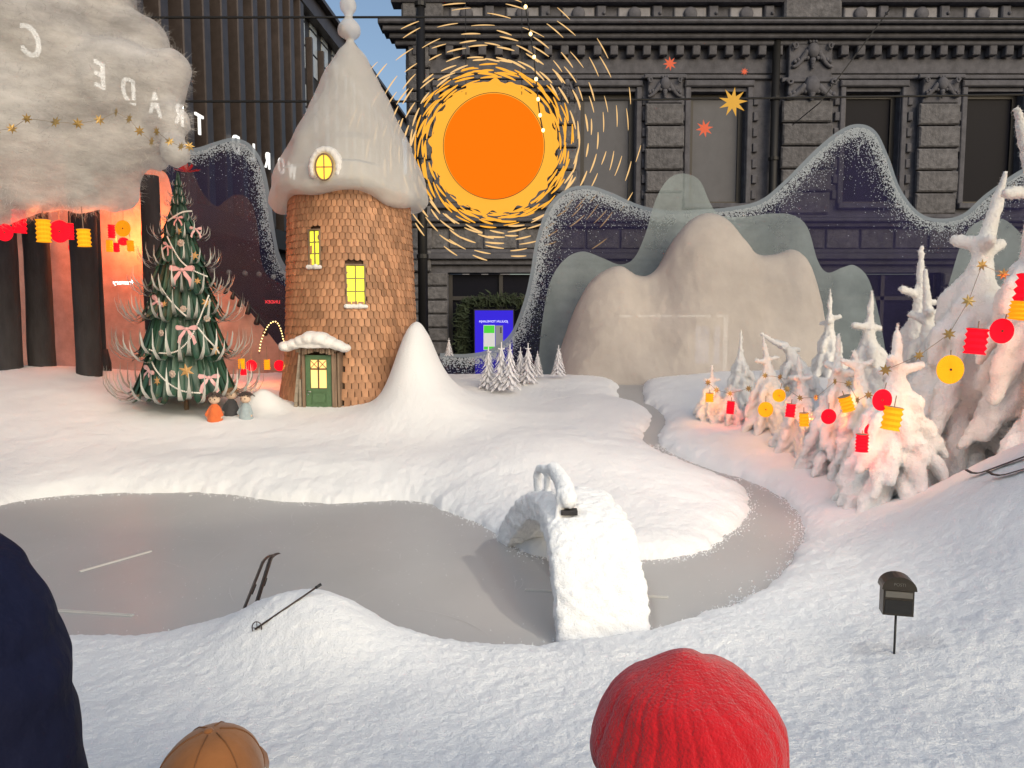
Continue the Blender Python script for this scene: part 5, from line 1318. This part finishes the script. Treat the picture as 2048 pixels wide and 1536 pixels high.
s_ = 9.71
while s_ < 36: link('fin', fm2, rb, (s_ - .36, -.001, 5.4)); s_ += 1.42
rp = MB().box(-.40, .40, -.03, -.002, 0, .9).me('spandrel', MAT['fin']); wp = MB().box(-.15, .15, -.035, -.003, 0, 1.3).me('window_pane', MAT['winl'])  # pale pane colour stands in for reflected sky
r = random.Random(11); s_ = 9.71
while s_ < 35:
    for fl_ in range(4):
        link('spandrel', rp, rb, (s_, 0, 6.2 + fl_ * 3.0))
        if r.random() < .32: link('window_pane', wp, rb, (s_ - .12, 0, 7.3 + fl_ * 3.0))
    s_ += 1.42
MB().box(8, 36, -.55, -.002, 4.6, 5.39).ob('band', MAT['dark'], rb)
wpl = MB().box(-.52, .52, -.05, -.003, 0, 1.0).me('window_pane', MAT['winl']); wpt = MB().box(-.52, .52, -.05, -.003, 0, .42).me('window_pane', MAT['winl'])
s_ = 37.2
while s_ < 61:
    for fl_ in range(5):
        z = 2.2 + fl_ * 2.9
        link('window_pane', wpl, rb, (s_, 0, z)); link('window_pane', wpl, rb, (s_, 0, z + 1.12)); link('window_pane', wpt, rb, (s_, 0, z + 2.24)) if fl_ % 2 == 0 or r.random() < .5 else None
    link('mullion', fm2, rb, (s_ + .95, -.0005, 4.6)); s_ += 1.9
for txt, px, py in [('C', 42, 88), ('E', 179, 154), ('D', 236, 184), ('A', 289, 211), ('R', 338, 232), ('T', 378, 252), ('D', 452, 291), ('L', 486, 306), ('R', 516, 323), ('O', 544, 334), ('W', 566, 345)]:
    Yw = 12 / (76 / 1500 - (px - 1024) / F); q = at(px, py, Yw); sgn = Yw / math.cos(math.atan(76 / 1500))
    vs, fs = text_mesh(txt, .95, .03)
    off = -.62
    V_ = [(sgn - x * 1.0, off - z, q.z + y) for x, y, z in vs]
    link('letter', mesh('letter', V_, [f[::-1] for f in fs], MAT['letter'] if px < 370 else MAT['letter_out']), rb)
# lit shop signs on the same side of the street
def shop_sign(txt, px, py, wpx, Y, col, es, label):
    q = at(px, py, Y); mt = M_('sign_light', col, .5, emit=col, es=es)
    e = empty('shop_sign', q, 0, label, 'sign'); sign(txt, wpx * Y / F, mt, e, 0, 0, 0, name='lettering')
    MB().box(-wpx * Y / F * .52, wpx * Y / F * .52, .02, .08, -.10, .10).ob('backing', MAT['black'], e)
    return e
shop_sign('framery', 246, 565, 40, 14, (1, .97, .9), 40, 'small white lit sign reading framery in mirror writing at left')
shop_sign('LINDEX', 545, 604, 30, 22, (1, .05, .06), 6, 'red lit sign reading LINDEX in mirror writing left of the tower')
e = shop_sign('Kultajousi', 438, 583, 36, 16, (.9, .75, .05), 2.4, 'yellow lit shop sign in mirror writing at the right edge of the tree')
arc = [(x * .19, -.02, -.07 - .11 * (1 - (x) ** 2)) for x in np.linspace(-.6, 1, 10)]; MB().tube(arc, .015, 6).ob('underline', e.children[0].data.materials[0], e)
# white globe street lamps on a line
g = empty('globe_lamps', at(455, 545, 16), 0, 'row of pale round globe lamps strung along the street behind the tree', 'globe lamps'); b0_ = g.location.copy()
MAT['globe'] = M_('globe', (.42, .42, .42), .4)
gp = [(425, 541), (458, 545), (490, 547), (518, 549), (547, 554), (572, 556)]
MB().tube([at(a, b - 5, 16) - b0_ for a, b in gp], .01, 5).ob('cable', MAT['wire'], g)
gm_ = MB().ball((0, 0, 0), .062, 14, 10).me('globe', MAT['globe'], True)
for a, b in gp: link('globe', gm_, g, at(a, b, 16) - b0_)
# tram wires over the street
def wire(pts, Y, r_, label):
    P = [at(a, b, Y + dy) for a, b, dy in pts]; e = empty('tram_wire', P[0], 0, label, 'wire')
    MB().tube([p - P[0] for p in P], r_, 6).ob('cable', MAT['wire'], e)
wire([(-200, 36, 0), (1000, 34, 0), (2300, 38, 0)], 15, .022, 'upper horizontal tram wire crossing the whole sky')
wire([(-200, 203, 0), (1000, 203, 0), (2300, 186, 0)], 15, .022, 'lower horizontal tram wire crossing at window height')
wire([(1780, 18, 0), (1640, 205, 0), (1585, 250, 3)], 15, .012, 'thin diagonal stay wire in front of the large carved pilaster')

# far street end
fb = empty('far_building', (-9.6, 64, 0), 0, 'low far building closing the street between the two facades', 'building')
MB().box(-6, 9.4, 0, 6, 0, 13.2).ob('wall', MAT['stonel'], fb); MB().box(-6.2, 9.6, -.3, 6.2, 13.201, 13.7).ob('roof', MAT['dark'], fb)
for i in range(9):
    for j in range(4): MB().box(-5.2 + i * 1.6, -4.2 + i * 1.6, -.02, -.001, 1.5 + j * 2.9, 3.3 + j * 2.9).ob('window', MAT['glassd'], fb)

# ---------------------------------------------------------------- people looking in, seen from behind
MAT['knit'] = M_('red_knit', (.56, .012, .022), .9, noise=(60, .85), bump=[(90, .4, .003), (330, .9, .003)], sheen=.4, spec=.1)
MAT['suede'] = M_('tan_suede', (.27, .115, .042), .9, noise=(18, .85), bump=[(200, .4, .001)], sheen=.3, spec=.1)
MAT['seam'] = M_('seam_thread', (.20, .085, .031), .9)
MAT['navy'] = M_('navy_coat', (.009, .012, .036), .8, noise=(6, .8), bump=[(7, .9, .04), (22, .5, .01), (200, .4, .002)], spec=.12)
MAT['pskin'] = M_('skin', (.55, .33, .25), .5); MAT['phair'] = M_('brown_hair', (.08, .045, .03), .6); MAT['coatr'] = M_('grey_coat', (.06, .06, .07), .8)
def body(H, mat_coat, par, hs=1.0, wide=1.0, headr=None):
    """standing figure seen from behind, feet at z=0, facing +y"""
    m = MB(); s = H
    hr = headr or .075 * s
    for sd in (-1, 1):
        capsule(m, (sd * .055 * s, 0, .50 * s), .070 * s * wide, (sd * .06 * s, 0, .27 * s), .050 * s)
        capsule(m, (sd * .06 * s, 0, .27 * s), .048 * s, (sd * .065 * s, 0, .05 * s), .034 * s)
        capsule(m, (sd * .065 * s, -.02 * s, .028 * s), .030 * s, (sd * .07 * s, .09 * s, .024 * s), .026 * s)
        capsule(m, (sd * .125 * s * wide, 0, .795 * s), .050 * s, (sd * .165 * s * wide, .01 * s, .60 * s), .040 * s)
        capsule(m, (sd * .165 * s * wide, .01 * s, .60 * s), .040 * s, (sd * .165 * s * wide, .07 * s, .46 * s), .032 * s)
    m.tube([(0, 0, .46 * s), (0, 0, .55 * s), (0, 0, .66 * s), (0, 0, .76 * s), (0, 0, .82 * s)], [.115 * s * wide, .12 * s * wide, .115 * s * wide, .12 * s * wide, .07 * s], 18)
    capsule(m, (-.10 * s * wide, 0, .79 * s), .05 * s, (.10 * s * wide, 0, .79 * s), .05 * s)
    capsule(m, (0, 0, .80 * s), .040 * s, (0, .01 * s, .88 * s), .038 * s)
    return link('body', melt(m, 'body', mat_coat, .014, [(9, .006, 2)], 5), par)
def head(par, c, r):
    m = MB(); m.ball(c, r, 20, 14, (.92, 1.08, 1.2)); m.ball((c[0], c[1] + r * .95, c[2] - .25 * r), r * .22, 8, 6, (.7, 1, 1)); m.ball((c[0], c[1] + .5 * r, c[2] - .75 * r), r * .55, 12, 8)
    for sd in (-1, 1): m.ball((c[0] + sd * r * .93, c[1], c[2] - .12 * r), r * .24, 8, 6, (.4, .8, 1.2))
    o = link('head', melt(m, 'head', MAT['pskin'], .008, (), 3), par)
    for sd in (-1, 1): MB().ball((c[0] + sd * r * .36, c[1] + r * 1.0, c[2] + .05 * r), r * .12, 8, 6).ob('eye', MAT['eye'], par, True)
# red beanie child
Yr = .76; top = at(1352, 1314, Yr); cx = at(1376, 1500, Yr).x
e = empty('person', (cx, Yr, 0), 0, 'person in a bright red ribbed knit beanie seen from behind at bottom right', 'person')
body(1.19, MAT['coatr'], e); head(e, (0, 0, 1.075), .088)
n = 300; prof_b = []     # left and right half widths read at each height
lv = [(1312, -22, -18), (1316, -38, 10), (1325, -62, 42), (1338, -92, 80), (1356, -130, 118), (1380, -156, 150), (1410, -176, 176), (1440, -192, 192), (1475, -201, 199), (1510, -196, 200), (1560, -180, 192), (1620, -170, 184)]
vs = []; rows = smooth_curve(lv, 5)
for (py, l, rgt) in rows:
    z = at(1376, py, Yr).z; hw = (rgt - l) / 2 * Yr / F; c = (rgt + l) / 2 * Yr / F
    for k in range(n):
        a = 2 * math.pi * k / n
        rib = 1 - .020 * math.exp(-((((a + .10 * math.sin(3 * a) + .05 * math.sin(py / 40.)) * 24 / (2 * math.pi)) % 1 - .5) / .13) ** 2)
        vs.append((c + hw * rib * math.cos(a), hw * 1.02 * rib * math.sin(a), z))
vs = np.array(vs); vs += .0045 * fbm(vs, 16, 3, 2)[:, None]
m_ = len(rows); fs = [(i * n + k, (i + 1) * n + k, (i + 1) * n + (k + 1) % n, i * n + (k + 1) % n) for i in range(m_ - 1) for k in range(n)] + [tuple(range(n))]
link('beanie', mesh('beanie', vs, fs, MAT['knit'], True), e)
# small child in a tan cap
Yt = 1.10; cxt = at(418, 1500, Yt).x; zt_c = at(418, 1463, Yt).z
e = empty('person', (cxt, Yt, 0), 0, 'small child in a tan suede cap seen from behind at bottom left', 'person')
body(zt_c - .03, MAT['coatr'], e); head(e, (0, 0, zt_c - .115), .080)
n = 60; vs = []; rows = []
for i in range(15):
    t = i / 14; py = 1463 + 125 * t; hw = 108 * math.sin(min(1, .03 + t * 1.02) * math.pi / 2) ** .62
    hw = 106 * math.sqrt(max(0, 1 - (1 - min(1, t * 1.25 + .012)) ** 2))
    z = at(418, py, Yt).z
    for k in range(n):
        a = 2 * math.pi * k / n; seam = 1 - .018 * math.exp(-((a * 6 / (2 * math.pi) + .5) % 1 - .5) ** 2 / .002)
        vs.append((hw * Yt / F * seam * math.cos(a) + .004 * (1 - t), hw * 1.08 * Yt / F * seam * math.sin(a), z + .004 * math.sin(2 * a) * t))
fs = [(i * n + k, (i + 1) * n + k, (i + 1) * n + (k + 1) % n, i * n + (k + 1) % n) for i in range(14) for k in range(n)] + [tuple(range(n))]
vs = np.array(vs); vs += .002 * fbm(vs, 14, 2, 3)[:, None]
hat = link('cap', mesh('cap', vs, fs, MAT['suede'], True), e)
for k in range(6):
    A = math.pi / 6 + k * math.pi / 3; q_ = [(vs[i * n + int(A / (2 * math.pi) * n)] * np.array([1.006, 1.006, 1])) for i in range(15)]
    MB().tube([Vector(p) + Vector((0, 0, .001)) for p in q_], .0010, 5).ob('seam', MAT['seam'], e, True)
MB().ball((0, 0, zt_c + .001), .008, 10, 6, (1, 1, .5)).ob('cap_button', MAT['suede'], e, True)
zv = at(418, 1585, Yt).z; vs = []
for k in range(13):
    a = math.pi * (k / 12); vs += [(.085 * math.cos(a), .085 * math.sin(a), zv + .01), (.075 * math.cos(a), .075 * math.sin(a) + .065 * math.sin(a) ** .6, zv)]
o = mesh('visor', vs, [(2 * i, 2 * i + 1, 2 * i + 3, 2 * i + 2) for i in range(12)], MAT['suede'], True); link('visor', o, e)
# adult in a navy padded jacket
Ya = .70; e = empty('person', (at(-420, 1300, Ya).x, Ya, 0), 0, 'adult in a dark navy padded jacket at the left picture edge seen from behind', 'person')
H = 1.66; body(H, MAT['coatr'], e, wide=.50); head(e, (0, 0, 1.54), .095)
zl = [(1085, 60), (1100, 150), (1120, 260), (1145, 350), (1165, 395), (1190, 432), (1230, 470), (1270, 493), (1310, 510), (1360, 528), (1400, 540), (1450, 552), (1500, 563), (1560, 572), (1700, 585), (1850, 590)]
n = 60; vs = []; rows = smooth_curve(zl, 6)
for i, (py, hw) in enumerate(rows):
    z = at(-420, py, Ya).z; puff = 1 + .012 * abs(math.sin(i * .20))
    for k in range(n):
        a = 2 * math.pi * k / n; vs.append((hw * Ya / F * puff * math.cos(a), min(.17, hw * Ya / F) * puff * math.sin(a), z))
vs = np.array(vs); vs += .006 * fbm(vs, 8, 3, 4)[:, None]
m_ = len(rows); fs = [(i * n + k, (i + 1) * n + k, (i + 1) * n + (k + 1) % n, i * n + (k + 1) % n) for i in range(m_ - 1) for k in range(n)] + [tuple(range(n))]
link('jacket', mesh('jacket', vs, fs, MAT['navy'], True), e)
hm = MB().ball((0, -.01, 1.57), .108, 20, 14, (.95, 1.05, 1.15)); hm.ob('hair', MAT['phair'], e, True)
